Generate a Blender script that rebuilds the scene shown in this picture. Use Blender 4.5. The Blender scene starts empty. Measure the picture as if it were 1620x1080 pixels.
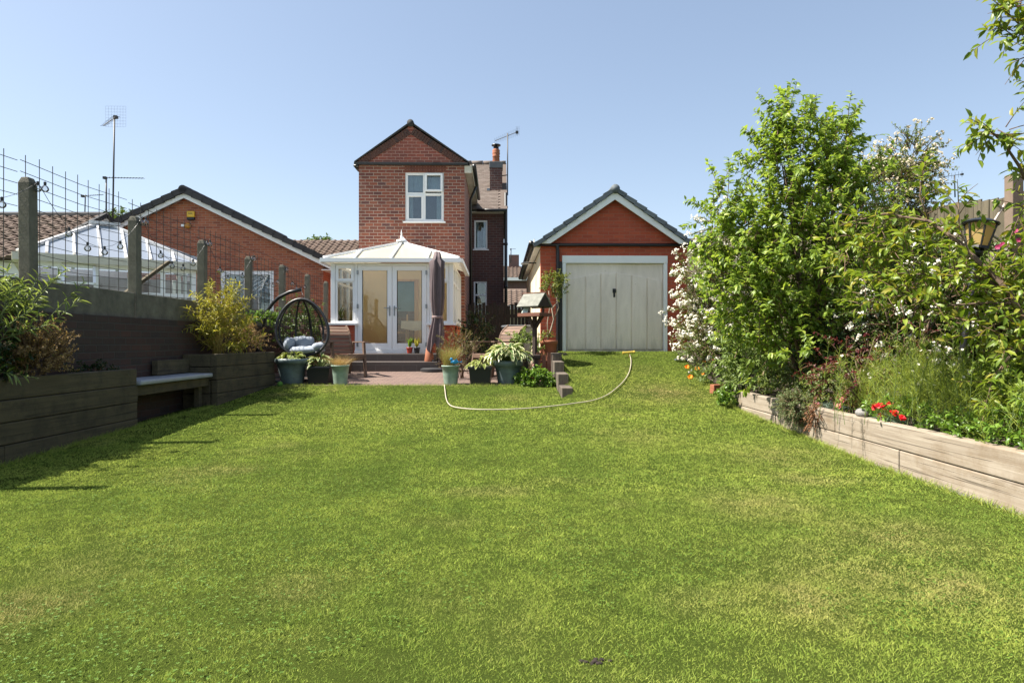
import bpy, math, random
import numpy as np
from mathutils import Vector, Matrix

# ------------------------------------------------------------------ camera, sky, sun
S = bpy.context.scene
COL = S.collection
cam = bpy.data.cameras.new('camera'); camo = bpy.data.objects.new('camera', cam); COL.objects.link(camo)
cam.sensor_width = 36; cam.lens = 22.22; cam.clip_start = .05; cam.clip_end = 2000
EYE = 1.1
camo.location = (0, 0, EYE); camo.rotation_euler = (math.radians(90), 0, 0)
S.camera = camo
SUN_EL = 56.0
SUN_AZ = 266.5            # compass style: 0 = +Y, clockwise, so 270 = -X (the left of the photograph)
W = bpy.data.worlds.new('World'); S.world = W; W.use_nodes = True
wn = W.node_tree.nodes; wl = W.node_tree.links
sky = wn.new('ShaderNodeTexSky'); sky.sky_type = 'NISHITA'; sky.sun_disc = False
sky.sun_elevation = math.radians(SUN_EL); sky.sun_rotation = math.radians(SUN_AZ)
sky.altitude = 50; sky.air_density = .9; sky.dust_density = 1.1; sky.ozone_density = 0.0
hs = wn.new('ShaderNodeGamma'); hs.inputs[1].default_value = .74; wl.new(sky.outputs[0], hs.inputs['Color']); wl.new(hs.outputs[0], wn['Background'].inputs[0]); wn['Background'].inputs[1].default_value = 0.126
sl = bpy.data.lights.new('sun', 'SUN'); sl.energy = 5.0; sl.angle = math.radians(.53); sl.color = (1, .94, .84)
so = bpy.data.objects.new('sun', sl); COL.objects.link(so)
az, el = math.radians(SUN_AZ), math.radians(SUN_EL)
to_sun = Vector((math.sin(az)*math.cos(el), math.cos(az)*math.cos(el), math.sin(el)))
so.rotation_euler = (-to_sun).to_track_quat('-Z', 'Y').to_euler(); so.location = to_sun*60
vs = S.view_settings; vs.view_transform = 'Standard'; vs.look = 'None'; vs.gamma = 1; vs.exposure = 1.30
S.cycles.max_bounces = 8; S.cycles.transparent_max_bounces = 24; S.cycles.use_denoising = True

rng = np.random.default_rng(7)
random.seed(3)
F = 1000.0
def P(px, py, Y): return Vector(((px-810)*Y/F, Y, EYE+(540-py)*Y/F))

# ------------------------------------------------------------------ objects
def tag(o, label=None, cat=None, group=None, kind=None):
    if label: o['label'] = label
    if cat: o['category'] = cat
    if group: o['group'] = group
    if kind: o['kind'] = kind
    return o
def thing(name, label, cat, loc=(0, 0, 0), rz=0, group=None):
    o = bpy.data.objects.new(name, None); COL.objects.link(o)
    o.empty_display_size = .1
    o.location = loc; o.rotation_euler = (0, 0, rz)
    return tag(o, label, cat, group)
def kids(o): return [c for c in bpy.data.objects if c.parent == o]
def copy_tree(o, parent=None):
    c = o.copy(); COL.objects.link(c)
    if parent: c.parent = parent
    for ch in kids(o): copy_tree(ch, c)
    return c
def link(name, me, mats, parent=None):
    o = bpy.data.objects.new(name, me); COL.objects.link(o)
    for m in (mats if isinstance(mats, (list, tuple)) else [mats]): me.materials.append(m)
    if parent: o.parent = parent
    return o

class MB:
    def __init__(s): s.v = []; s.f = []; s.m = []; s.cm = 0
    def mat(s, i): s.cm = i; return s
    def add(s, vs_, fs):
        b = len(s.v); s.v += [tuple(v) for v in vs_]
        for f in fs: s.f.append(tuple(b+i for i in f)); s.m.append(s.cm)
        return s
    def box(s, x0, x1, y0, y1, z0, z1):
        if x0 > x1: x0, x1 = x1, x0
        if y0 > y1: y0, y1 = y1, y0
        if z0 > z1: z0, z1 = z1, z0
        return s.add([(x0,y0,z0),(x1,y0,z0),(x1,y1,z0),(x0,y1,z0),(x0,y0,z1),(x1,y0,z1),(x1,y1,z1),(x0,y1,z1)],
              [(0,3,2,1),(4,5,6,7),(0,1,5,4),(1,2,6,5),(2,3,7,6),(3,0,4,7)])
    def bar(s, p, q, w, h, up=(0, 0, 1)):
        p = Vector(p); q = Vector(q); d = (q-p).normalized(); u = Vector(up)
        sd = d.cross(u)
        if sd.length < 1e-4: sd = d.cross(Vector((1, 0, 0)))
        sd.normalize(); u = sd.cross(d)
        vs_ = []
        for c in (p, q):
            for a, b in ((-1,-1),(1,-1),(1,1),(-1,1)): vs_.append(c+sd*a*w/2+u*b*h/2)
        return s.add(vs_, [(0,1,2,3),(7,6,5,4),(0,4,5,1),(1,5,6,2),(2,6,7,3),(3,7,4,0)])
    def tube(s, pts, r, n=6, cap=True):
        pts = [Vector(p) for p in pts]; k = len(pts)
        rs = r if isinstance(r, (list, tuple)) else [r]*k
        vs_ = []; ref = None
        for i, p in enumerate(pts):
            d = (pts[min(i+1, k-1)]-pts[max(i-1, 0)]).normalized()
            if ref is None: ref = d.orthogonal().normalized()
            ref = (ref-d*ref.dot(d))
            ref = d.orthogonal().normalized() if ref.length < 1e-5 else ref.normalized()
            b = d.cross(ref)
            for j in range(n):
                a = 2*math.pi*j/n; vs_.append(p+(ref*math.cos(a)+b*math.sin(a))*rs[i])
        fs = [(i*n+j, i*n+(j+1) % n, (i+1)*n+(j+1) % n, (i+1)*n+j) for i in range(k-1) for j in range(n)]
        if cap: fs += [tuple(range(n-1, -1, -1)), tuple((k-1)*n+j for j in range(n))]
        return s.add(vs_, fs)
    def lathe(s, prof, c=(0, 0, 0), n=24):
        vs_ = [(c[0]+r*math.cos(2*math.pi*j/n), c[1]+r*math.sin(2*math.pi*j/n), c[2]+z) for r, z in prof for j in range(n)]
        fs = [(i*n+j, i*n+(j+1) % n, (i+1)*n+(j+1) % n, (i+1)*n+j) for i in range(len(prof)-1) for j in range(n)]
        return s.add(vs_, fs)
    def prism(s, poly, vec):
        n = len(poly); v = Vector(vec); a = [Vector(p) for p in poly]
        return s.add(a+[p+v for p in a], [tuple(range(n)), tuple(range(2*n-1, n-1, -1))]+[(i, n+i, n+(i+1) % n, (i+1) % n) for i in range(n)])
    def quad(s, *p): return s.add(p, [tuple(range(len(p)))])
    def ball(s, c, r, nu=14, nv=8):
        r = (r, r, r) if not isinstance(r, (tuple, list)) else r
        vs_ = [(c[0], c[1], c[2]-r[2])]
        for i in range(1, nv):
            t = -math.pi/2+math.pi*i/nv
            for j in range(nu):
                a = 2*math.pi*j/nu; vs_.append((c[0]+r[0]*math.cos(t)*math.cos(a), c[1]+r[1]*math.cos(t)*math.sin(a), c[2]+r[2]*math.sin(t)))
        vs_.append((c[0], c[1], c[2]+r[2])); L = len(vs_)-1
        fs = [(0, 1+(j+1) % nu, 1+j) for j in range(nu)]
        for i in range(nv-2):
            for j in range(nu):
                a = 1+i*nu; fs.append((a+j, a+(j+1) % nu, a+nu+(j+1) % nu, a+nu+j))
        a = 1+(nv-2)*nu; fs += [(a+j, a+(j+1) % nu, L) for j in range(nu)]
        return s.add(vs_, fs)
    def frame(s, x0, x1, z0, z1, w, y0, y1):      # butt-jointed rectangular frame in the XZ plane
        s.box(x0, x0+w, y0, y1, z0, z1); s.box(x1-w, x1, y0, y1, z0, z1)
        s.box(x0+w, x1-w, y0, y1, z0, z0+w); return s.box(x0+w, x1-w, y0, y1, z1-w, z1)
    def wall(s, x0, x1, z0, z1, y, holes, t=.12):  # wall in the XZ plane facing -Y with openings and reveals
        xs = sorted({x0, x1, *[h[0] for h in holes], *[h[1] for h in holes]}); zs = sorted({z0, z1, *[h[2] for h in holes], *[h[3] for h in holes]})
        for a, b in zip(xs, xs[1:]):
            for c, d in zip(zs, zs[1:]):
                mx, mz = (a+b)/2, (c+d)/2
                if any(h[0] < mx < h[1] and h[2] < mz < h[3] for h in holes): continue
                s.quad((a, y, c), (b, y, c), (b, y, d), (a, y, d))
        for a, b, c, d in holes:
            s.quad((a, y, c), (a, y, d), (a, y+t, d), (a, y+t, c)); s.quad((b, y, c), (b, y+t, c), (b, y+t, d), (b, y, d))
            s.quad((a, y, d), (b, y, d), (b, y+t, d), (a, y+t, d)); s.quad((a, y, c), (a, y+t, c), (b, y+t, c), (b, y, c))
        return s
    def build(s, name, mats, parent=None, smooth=False, bevel=0, seg=2):
        me = bpy.data.meshes.new(name); me.from_pydata(s.v, [], s.f); me.validate()
        if any(s.m): me.polygons.foreach_set('material_index', s.m)
        if smooth: me.polygons.foreach_set('use_smooth', [True]*len(me.polygons))
        o = link(name, me, mats, parent)
        if bevel:
            b = o.modifiers.new('bevel', 'BEVEL'); b.width = bevel; b.segments = seg; b.limit_method = 'ANGLE'; b.angle_limit = math.radians(40)
        return o

def build_split(mb, name, mats, parent=None, **k):
    """one object for every separate piece of the builder's mesh"""
    par = list(range(len(mb.v)))
    def f(i):
        while par[i] != i: par[i] = par[par[i]]; i = par[i]
        return i
    key = {}
    for i, v in enumerate(mb.v):
        q_ = tuple(round(c, 4) for c in v)
        if q_ in key: par[f(i)] = f(key[q_])
        else: key[q_] = i
    for fc in mb.f:
        for i in fc[1:]: par[f(i)] = f(fc[0])
    gr = {}
    for fi, fc in enumerate(mb.f): gr.setdefault(f(fc[0]), []).append(fi)
    out = []
    for ids in gr.values():
        b = MB(); mp = {}
        for fi in ids:
            n = []
            for i in mb.f[fi]:
                if i not in mp: mp[i] = len(b.v); b.v.append(mb.v[i])
                n.append(mp[i])
            b.f.append(tuple(n)); b.m.append(mb.m[fi])
        out.append(b.build(name, mats, parent, **k))
    return out

# ------------------------------------------------------------------ materials
class NT:
    def __init__(s, name):
        s.m = bpy.data.materials.new(name); s.m.use_nodes = True; s.t = s.m.node_tree; s.n = s.t.nodes; s.l = s.t.links
        s.p = s.n['Principled BSDF']; s.out = s.n['Material Output']; s._tc = None
    def new(s, typ, **k):
        x = s.n.new(typ)
        for a, b in k.items(): setattr(x, a, b)
        return x
    def put(s, sock, v):
        if hasattr(v, 'is_output'): s.l.new(v, sock)
        elif isinstance(v, (tuple, list)):
            sock.default_value = tuple(v)+(1,) if len(v) == 3 and sock.type == 'RGBA' else v
        else: sock.default_value = v
    @property
    def obj(s):
        if s._tc is None: s._tc = s.new('ShaderNodeTexCoord')
        return s._tc.outputs['Object']
    def math(s, op, a, b=None, c=None):
        x = s.new('ShaderNodeMath', operation=op); s.put(x.inputs[0], a)
        if b is not None: s.put(x.inputs[1], b)
        if c is not None: s.put(x.inputs[2], c)
        return x.outputs[0]
    def map(s, vec, scale=(1, 1, 1), rot=(0, 0, 0)):
        x = s.new('ShaderNodeMapping'); s.l.new(vec, x.inputs[0]); x.inputs['Scale'].default_value = scale; x.inputs['Rotation'].default_value = rot
        return x.outputs[0]
    def noise(s, vec, scale, detail=4, rough=.6, dist=0):
        x = s.new('ShaderNodeTexNoise'); s.l.new(vec, x.inputs['Vector']); x.inputs['Scale'].default_value = scale
        x.inputs['Detail'].default_value = detail; x.inputs['Roughness'].default_value = rough; x.inputs['Distortion'].default_value = dist
        return x.outputs[0]
    def ramp(s, fac, stops):
        x = s.new('ShaderNodeValToRGB'); e = x.color_ramp.elements
        while len(e) < len(stops): e.new(.5)
        for i, (p, c) in enumerate(stops):
            e[i].position = p; e[i].color = (c, c, c, 1) if isinstance(c, (int, float)) else tuple(c)+(1,)
        s.put(x.inputs[0], fac); return x.outputs[0]
    def mix(s, f, a, b, mode='MIX'):
        x = s.new('ShaderNodeMix', data_type='RGBA', blend_type=mode); s.put(x.inputs[0], f); s.put(x.inputs[6], a); s.put(x.inputs[7], b)
        return x.outputs[2]
    def bump(s, h, strength=.3, dist=.01):
        x = s.new('ShaderNodeBump'); s.put(x.inputs['Height'], h); x.inputs['Strength'].default_value = strength; x.inputs['Distance'].default_value = dist
        s.l.new(x.outputs[0], s.p.inputs['Normal']); return x.outputs[0]
    def col(s, c): s.put(s.p.inputs['Base Color'], c)
    def rough(s, r): s.put(s.p.inputs['Roughness'], r)

def plain(name, c, rough=.6, metal=0, var=.15, vs_=3, bump=0, bs=40):
    t = NT(name); t.rough(rough); t.p.inputs['Metallic'].default_value = metal
    f = t.noise(t.obj, vs_, 6, .65)
    t.col(t.mix(t.ramp(f, [(.3, 0), (.7, 1)]), [x*(1-var) for x in c], [min(1, x*(1+var)) for x in c]))
    if bump: t.bump(t.noise(t.obj, bs, 4), bump, .01)
    return t.m
def brick(name, cols, mortar, bw=.235, bh=.08, mt=.011, uv='wall', dirt=.25, bump=.6, stain=(.05, .04, .035)):
    t = NT(name); sp = t.new('ShaderNodeSeparateXYZ'); t.l.new(t.obj, sp.inputs[0]); x, y, z = sp.outputs
    u, v = (t.math('ADD', x, y), z) if uv == 'wall' else (x, y)
    vv = t.math('DIVIDE', v, bh); row = t.math('FLOOR', vv); fz = t.math('SUBTRACT', vv, row)
    par = t.math('FLOORED_MODULO', row, 2.0)
    uu = t.math('MULTIPLY_ADD', par, .5, t.math('DIVIDE', u, bw)); cl = t.math('FLOOR', uu); fx = t.math('SUBTRACT', uu, cl)
    ex = t.math('MULTIPLY', t.math('MINIMUM', fx, t.math('SUBTRACT', 1.0, fx)), bw); ez = t.math('MULTIPLY', t.math('MINIMUM', fz, t.math('SUBTRACT', 1.0, fz)), bh)
    e = t.math('MINIMUM', ex, ez)
    wob = t.math('MULTIPLY', t.math('SUBTRACT', t.noise(t.obj, 55, 2), .5), .008)
    mask = t.new('ShaderNodeMapRange', interpolation_type='SMOOTHSTEP'); t.put(mask.inputs[0], t.math('ADD', e, wob)); mask.inputs[1].default_value = mt*.35; mask.inputs[2].default_value = mt*.75
    cb = t.new('ShaderNodeCombineXYZ'); t.l.new(cl, cb.inputs[0]); t.l.new(row, cb.inputs[1])
    wn_ = t.new('ShaderNodeTexWhiteNoise', noise_dimensions='2D'); t.l.new(cb.outputs[0], wn_.inputs[0])
    n = len(cols); c = t.ramp(wn_.outputs[0], [(i/(n-1) if n > 1 else 0, q) for i, q in enumerate(cols)])
    c = t.mix(t.math('MULTIPLY', t.noise(t.obj, 30, 5, .7), .5), c, [q*.55 for q in cols[0]])
    big = t.ramp(t.noise(t.obj, .9, 5, .6), [(.45, 0), (.75, 1)])
    c = t.mix(mask.outputs[0], t.mix(t.noise(t.obj, 14, 3), [q*.75 for q in mortar], mortar), c)
    c = t.mix(t.math('MULTIPLY', big, dirt), c, stain)
    t.col(c); t.rough(.88)
    t.bump(t.math('ADD', mask.outputs[0], t.math('MULTIPLY', t.noise(t.obj, 60, 3), .4)), bump, .008)
    return t.m
def wood(name, c1, c2, grain=(2, 30, 30), rough=.8, bump=.35, stain=None, sscale=1.5, crack=.6):
    t = NT(name); g = t.noise(t.map(t.obj, grain), 1.0, 6, .65, .6)
    rnd = t.new('ShaderNodeNewGeometry').outputs['Random Per Island']
    c = t.mix(t.ramp(g, [(.3, 0), (.7, 1)]), c1, c2)
    c = t.mix(.35, c, t.mix(rnd, [x*.65 for x in c1], [min(1, x*1.35) for x in c2]))
    if stain: c = t.mix(t.math('MULTIPLY', t.ramp(t.noise(t.obj, sscale, 6, .7), [(.48, 0), (.68, 1)]), .75), c, stain)
    ck = t.ramp(t.noise(t.map(t.obj, [a*(1.6 if a > 5 else .55) for a in grain]), 1.0, 3, .5, 1.2), [(.60, 0), (.66, 1)])
    c = t.mix(t.math('MULTIPLY', ck, crack), c, [x*.3 for x in c1])
    t.col(c); t.rough(rough); t.bump(t.math('SUBTRACT', g, t.math('MULTIPLY', ck, crack)), bump, .006); return t.m
def leaf(name, c1, c2, trans=.35, rough=.45, edge=None, ep=(.55, .75), c3=None):
    t = NT(name); g = t.new('ShaderNodeNewGeometry'); r = g.outputs['Random Per Island']
    st = [(0, c1), (1, c2)] if c3 is None else [(0, c1), (.8, c2), (.93, c3), (1, c3)]
    c = t.ramp(r, st)
    if edge is not None:
        a = t.new('ShaderNodeAttribute', attribute_name='e'); c = t.mix(t.ramp(a.outputs['Fac'], [(ep[0], 0), (ep[1], 1)]), c, edge)
    t.col(c); t.rough(rough); t.p.inputs['Specular IOR Level'].default_value = .4
    tr = t.new('ShaderNodeBsdfTranslucent'); t.l.new(t.mix(.5, c, t.mix(1, c, (1.5, 1.45, .5), 'MULTIPLY')), tr.inputs[0])
    ms = t.new('ShaderNodeMixShader'); ms.inputs[0].default_value = trans
    t.l.new(t.p.outputs[0], ms.inputs[1]); t.l.new(tr.outputs[0], ms.inputs[2]); t.l.new(ms.outputs[0], t.out.inputs[0]); return t.m
def glass(name, tint=(.9, .95, .95), refl=1.0):
    t = NT(name); t.n.remove(t.p)
    tr = t.new('ShaderNodeBsdfTransparent'); tr.inputs[0].default_value = tint+(1,)
    gl = t.new('ShaderNodeBsdfGlossy'); gl.inputs['Roughness'].default_value = .01; gl.inputs[0].default_value = (1, 1, 1, 1)
    fr = t.new('ShaderNodeFresnel'); fr.inputs[0].default_value = 1.65
    ms = t.new('ShaderNodeMixShader'); t.put(ms.inputs[0], t.math('MULTIPLY', fr.outputs[0], refl, ))
    t.l.new(tr.outputs[0], ms.inputs[1]); t.l.new(gl.outputs[0], ms.inputs[2]); t.l.new(ms.outputs[0], t.out.inputs[0]); return t.m
def tile(name, c1, c2, rough=.85, moss=(.12, .11, .06), mk=.35):
    t = NT(name); r = t.new('ShaderNodeNewGeometry').outputs['Random Per Island']
    c = t.mix(r, c1, c2); c = t.mix(t.math('MULTIPLY', t.ramp(t.noise(t.obj, 2.2, 6, .7), [(.5, 0), (.72, 1)]), mk), c, moss)
    c = t.mix(t.math('MULTIPLY', t.noise(t.obj, 60, 3), .35), c, [x*.4 for x in c1])
    t.col(c); t.rough(rough); t.bump(t.noise(t.obj, 80, 3), .25, .005); return t.m
def clearplastic(name, c, trans=.5):
    t = NT(name); t.col(t.mix(t.noise(t.obj, 1.2, 4), c, [x*.9 for x in c])); t.rough(.25)
    tr = t.new('ShaderNodeBsdfTranslucent'); tr.inputs[0].default_value = tuple(c)+(1,)
    ms = t.new('ShaderNodeMixShader'); ms.inputs[0].default_value = trans
    t.l.new(t.p.outputs[0], ms.inputs[1]); t.l.new(tr.outputs[0], ms.inputs[2]); t.l.new(ms.outputs[0], t.out.inputs[0]); return t.m

# ------------------------------------------------------------------ fast meshes for foliage
def np_mesh(name, V, F3, F4, mat, parent=None, attrs=None, smooth=True):
    me = bpy.data.meshes.new(name); V = np.asarray(V, np.float32).reshape(-1, 3)
    n3, n4 = len(F3), len(F4)
    me.vertices.add(len(V)); me.vertices.foreach_set('co', V.ravel())
    lp = np.concatenate([np.asarray(F3, np.int32).ravel(), np.asarray(F4, np.int32).ravel()]).astype(np.int32)
    me.loops.add(len(lp)); me.loops.foreach_set('vertex_index', lp)
    me.polygons.add(n3+n4)
    st = np.concatenate([np.arange(n3)*3, n3*3+np.arange(n4)*4]).astype(np.int32)
    me.polygons.foreach_set('loop_start', st)
    if smooth: me.polygons.foreach_set('use_smooth', np.ones(n3+n4, bool))
    for k, a in (attrs or {}).items():
        at = me.attributes.new(k, 'FLOAT', 'POINT'); at.data.foreach_set('value', np.asarray(a, np.float32))
    me.update(calc_edges=True)
    return link(name, me, mat, parent)
def unit(a): return a/np.maximum(np.linalg.norm(a, axis=-1, keepdims=True), 1e-9)
# along, across, lift, margin; six facets folded on the midrib
LT = np.array([(0,0,0,0),(.28,.42,.10,1),(.66,.40,.04,1),(1,0,-.16,1),(.66,-.40,.04,1),(.28,-.42,.10,1),(.3,0,.03,0),(.67,0,-.05,0)], float)
L3 = np.array([(0,6,1),(7,3,2),(0,5,6),(7,4,3)]); L4 = np.array([(6,7,2,1),(5,4,7,6)])
PT = np.array([(0,0,0,0),(.6,.5,.08,.7),(1,0,.02,1),(.6,-.5,.08,.7)], float); P4 = np.array([(0,1,2,3)])
def leaves(name, pos, d, up, L, Wd, mat, parent=None, petal=False, droop=1.0):
    T, f3, f4 = (PT, np.zeros((0, 3), int), P4) if petal else (LT, L3, L4)
    pos = np.asarray(pos, float); n = len(pos); d = unit(np.asarray(d, float)); sd = unit(np.cross(d, up)); u = np.cross(sd, d)
    L = np.broadcast_to(np.asarray(L, float), (n,)); Wd = np.broadcast_to(np.asarray(Wd, float), (n,))
    V = (pos[:, None] + d[:, None]*(T[None, :, 0, None]*L[:, None, None]) + sd[:, None]*(T[None, :, 1, None]*Wd[:, None, None])
         + u[:, None]*(T[None, :, 2, None]*droop*L[:, None, None]))
    k = len(T); off = (np.arange(n)*k)[:, None, None]
    return np_mesh(name, V, (f3[None]+off).reshape(-1, 3), (f4[None]+off).reshape(-1, 4), mat, parent, {'e': np.tile(T[:, 3], n)})
def blades(name, pos, d, L, w, bend, mat, parent=None, segs=3, attrs=None, taper=.8):
    pos = np.asarray(pos, float); n = len(pos); d = unit(np.asarray(d, float)); L = np.broadcast_to(np.asarray(L, float), (n,)); w = np.broadcast_to(np.asarray(w, float), (n,))
    a = rng.uniform(0, 2*np.pi, n); r = np.stack([np.cos(a), np.sin(a), np.zeros(n)], 1); sd = unit(np.cross(d, r)+1e-6)
    bend = np.broadcast_to(np.asarray(bend, float), (n, 3)); V = []
    for i in range(segs+1):
        t = i/segs; c = pos+d*(t*L)[:, None]+bend*(t*t*L)[:, None]
        if i == segs: V.append(c)
        else:
            h = sd*(w*(1-t)**taper/2)[:, None]; V += [c-h, c+h]
    V = np.stack(V, 1); k = V.shape[1]; off = (np.arange(n)*k)[:, None]
    f4 = np.concatenate([np.array([2*i, 2*i+1, 2*i+3, 2*i+2])[None]+off for i in range(segs-1)]) if segs > 1 else np.zeros((0, 4), int)
    f3 = np.array([2*segs-2, 2*segs-1, 2*segs])[None]+off
    return np_mesh(name, V, f3, f4, mat, parent, {q: np.repeat(v, k) for q, v in (attrs or {}).items()})
def curve_pts(st, d, L, bend, t): return st+d*(t*L)[:, None]+bend*(t*t*L)[:, None]
def stems(name, st, d, L, bend, r0, r1, mat, parent=None, k=5, n=4):
    N = len(st); V = []
    for i in range(k):
        t = np.full(N, i/(k-1)); c = curve_pts(st, d, L, bend, t); tg = unit(d+2*bend*t[:, None])
        a = unit(np.cross(tg, np.array([.31, .87, .37]))); b = np.cross(tg, a); r = (np.broadcast_to(r0, (N,))*(1-t)+np.broadcast_to(r1, (N,))*t)[:, None]
        for j in range(n): V.append(c+(a*math.cos(2*math.pi*j/n)+b*math.sin(2*math.pi*j/n))*r)
    V = np.stack(V, 1); off = (np.arange(N)*k*n)[:, None]
    f = np.concatenate([np.array([i*n+j, i*n+(j+1) % n, (i+1)*n+(j+1) % n, (i+1)*n+j])[None]+off for i in range(k-1) for j in range(n)])
    return np_mesh(name, V, np.zeros((0, 3), int), f, mat, parent)
def rdir(n, up=0.0, out=None, k=1.0):
    v = unit(rng.normal(size=(n, 3)))*k
    if out is not None: v = v+out
    v[:, 2] += up; return unit(v)
def shoot_leaves(st, d, L, bend, m, t0=.1, spread=1.0, tang=.6, drop=-.1):
    """leaf points and directions spread along shoots: m leaves on each"""
    N = len(st); idx = np.repeat(np.arange(N), m); t = rng.uniform(t0, 1, N*m)
    p = curve_pts(st[idx], d[idx], L[idx], bend[idx], t); tg = unit(d[idx]+2*bend[idx]*t[:, None])
    r = unit(np.cross(tg, rng.normal(size=(N*m, 3))))
    ld = unit(tg*tang+r*spread+np.array([0, 0, drop])); up = unit(rng.normal(size=(N*m, 3))*.45+np.array([0, 0, 1.0])+tg*.2)
    return p, ld, up
def in_ell(n, c, r, shell=.5):
    v = unit(rng.normal(size=(n, 3))); q = rng.uniform(shell, 1, n)[:, None]
    return np.array(c)+v*q*np.array(r), v
def flowers(name, pos, nrm, R, mat, parent=None, petals=5, cup=.35):
    n = len(pos); nrm = unit(nrm); a = unit(np.cross(nrm, rng.normal(size=(n, 3)))); b = np.cross(nrm, a)
    R = np.broadcast_to(np.asarray(R, float), (n,))
    ps, ds, us, Ls = [], [], [], []
    for i in range(petals):
        th = 2*math.pi*i/petals; dd = a*math.cos(th)+b*math.sin(th)+nrm*cup
        ps.append(pos); ds.append(dd); us.append(nrm); Ls.append(R)
    return leaves(name, np.concatenate(ps), np.concatenate(ds), np.concatenate(us), np.concatenate(Ls), np.concatenate(Ls)*.95, mat, parent, petal=True)
def tiles(mb, o, ax, up, nx, ny, tw, th, wave=.02, tk=.03, flat=False):
    """courses of roof tiles: o = lower left corner, ax = unit along the eaves, up = unit up the slope"""
    o = Vector(o); ax = Vector(ax); up = Vector(up); nr = ax.cross(up).normalized()
    for j in range(ny):
        for i in range(nx):
            sh = (tw/2 if (flat and j % 2) else 0)
            b = o+ax*(i*tw+sh)+up*(j*th); lift = tk+random.uniform(0, .004); hi = up*(th*1.12)
            us = [0, tw*.985] if flat else [0, tw*.3, tw*.55, tw*.8, tw*.985]
            hs = [0, 0] if flat else [0, 0, wave, wave, 0]
            n = len(us); vs_ = [b+ax*u+nr*(lift+h) for u, h in zip(us, hs)]+[b+ax*u+hi+nr*(.004+h) for u, h in zip(us, hs)]+[b+ax*u for u in us]
            mb.add(vs_, [(q, q+1, n+q+1, n+q) for q in range(n-1)]+[(2*n+q, 2*n+q+1, q+1, q) for q in range(n-1)])
    return mb

# ------------------------------------------------------------------ ground shape
def sm(t): t = np.clip(t, 0, 1); return t*t*(3-2*t)
def base_z(Y): return np.interp(Y, [-50, 5.5, 7.4, 9.4, 10.6, 11.3, 14.3, 20, 40], [0, 0, .07, .14, .24, .31, .47, .6, .6])
def ramp_z(Y): return np.interp(Y, [-50, 5.5, 7.4, 8.8, 9.8, 10.8, 13.3, 60], [0, 0, .07, .12, .22, .40, .885, .9])
def gz(X, Y):
    X = np.asarray(X, float); Y = np.asarray(Y, float); w = sm((X-.80)/.12)
    w = np.where(Y < 10.0, sm((X-.2)/1.2), w)
    return base_z(Y)*(1-w)+ramp_z(Y)*w
def hit(px, py):
    for Y in np.arange(1.5, 25, .01):
        p = P(px, py, Y)
        if p.z <= float(gz(p.x, Y)): return Vector((p.x, Y, float(gz(p.x, Y))))
    return P(px, py, 13)
# ------------------------------------------------------------------ shared materials
HOUSE_BRICK = brick('house_brick', [(0.230,0.067,0.047),(0.332,0.101,0.060),(0.173,0.067,0.053),(0.390,0.128,0.074),(0.288,0.087,0.060),(0.122,0.060,0.060)], (0.518,0.403,0.322), .233, .0885, .012)
GABLE_BRICK = brick('gable_brick', [(0.296,0.086,0.061),(0.387,0.109,0.072),(0.228,0.078,0.061),(0.341,0.094,0.064),(0.159,0.070,0.064)], (0.546,0.312,0.243), .233, .0885, .012)
DARK_BRICK = brick('dark_and_shaded_brick', [(.12,.05,.04),(.15,.06,.045),(.09,.045,.04)], (.2,.17,.15), .233, .0885, .012, dirt=.5)
GARAGE_BRICK = brick('garage_brick', [(0.482,0.087,0.038),(0.543,0.105,0.047),(0.418,0.076,0.038),(0.584,0.114,0.049)], (0.459,0.167,0.100), .225, .075, .010, dirt=.2)
BUNG_BRICK = brick('bungalow_brick', [(.42,.115,.055),(.50,.16,.075),(.27,.075,.045),(.55,.19,.09),(.36,.10,.055)], (.46,.31,.22), .225, .075, .011, dirt=.3)
WALL_BRICK = brick('garden_wall_brick', [(0.045,0.024,0.019),(0.066,0.030,0.023),(0.033,0.023,0.020),(0.078,0.033,0.024)], (0.054,0.048,0.042), .233, .0885, .012, dirt=.55)
PAVING = brick('block_paving', [(.185,.118,.095),(.225,.15,.118),(.15,.095,.08),(.20,.13,.108)], (.055,.042,.034), .2, .1, .010, uv='flat', dirt=.35, bump=.4, stain=(.10,.085,.06))
STEP_BRICK = brick('step_brick', [(0.080,0.068,0.064),(0.104,0.080,0.072),(0.072,0.060,0.056)], (0.104,0.096,0.088), .3, .2, .008, dirt=.3)
UPVC = plain('white_upvc', (.86,.86,.86), .3, var=.02, vs_=1)
WHITEPAINT = plain('white_paint', (.85,.85,.83), .5, var=.04, vs_=2)
OFFWHITE = NT('weathered_door'); _c = OFFWHITE.mix(OFFWHITE.ramp(OFFWHITE.noise(OFFWHITE.map(OFFWHITE.obj, (3, 3, .7)), 1.4, 6, .65, .4), [(.35, 0), (.7, 1)]), (.90,.80,.69), (.72,.63,.53))
_s = OFFWHITE.new('ShaderNodeSeparateXYZ'); OFFWHITE.l.new(OFFWHITE.obj, _s.inputs[0]); _g = OFFWHITE.math('MULTIPLY', OFFWHITE.ramp(OFFWHITE.math('ADD', OFFWHITE.math('MULTIPLY', _s.outputs[2], .45), OFFWHITE.math('MULTIPLY', OFFWHITE.noise(OFFWHITE.map(OFFWHITE.obj, (9, 9, 1.2)), 1.0, 5, .7), .55)), [(.55, 1), (.80, 0)]), .75); _c = OFFWHITE.mix(_g, _c, (.36,.33,.26)); _c = OFFWHITE.mix(OFFWHITE.math('MULTIPLY', OFFWHITE.ramp(OFFWHITE.noise(OFFWHITE.obj, 35, 3), [(.66, 0), (.72, 1)]), .5), _c, (.33,.27,.19)); OFFWHITE.col(_c); OFFWHITE.rough(.55); OFFWHITE = OFFWHITE.m
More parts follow.
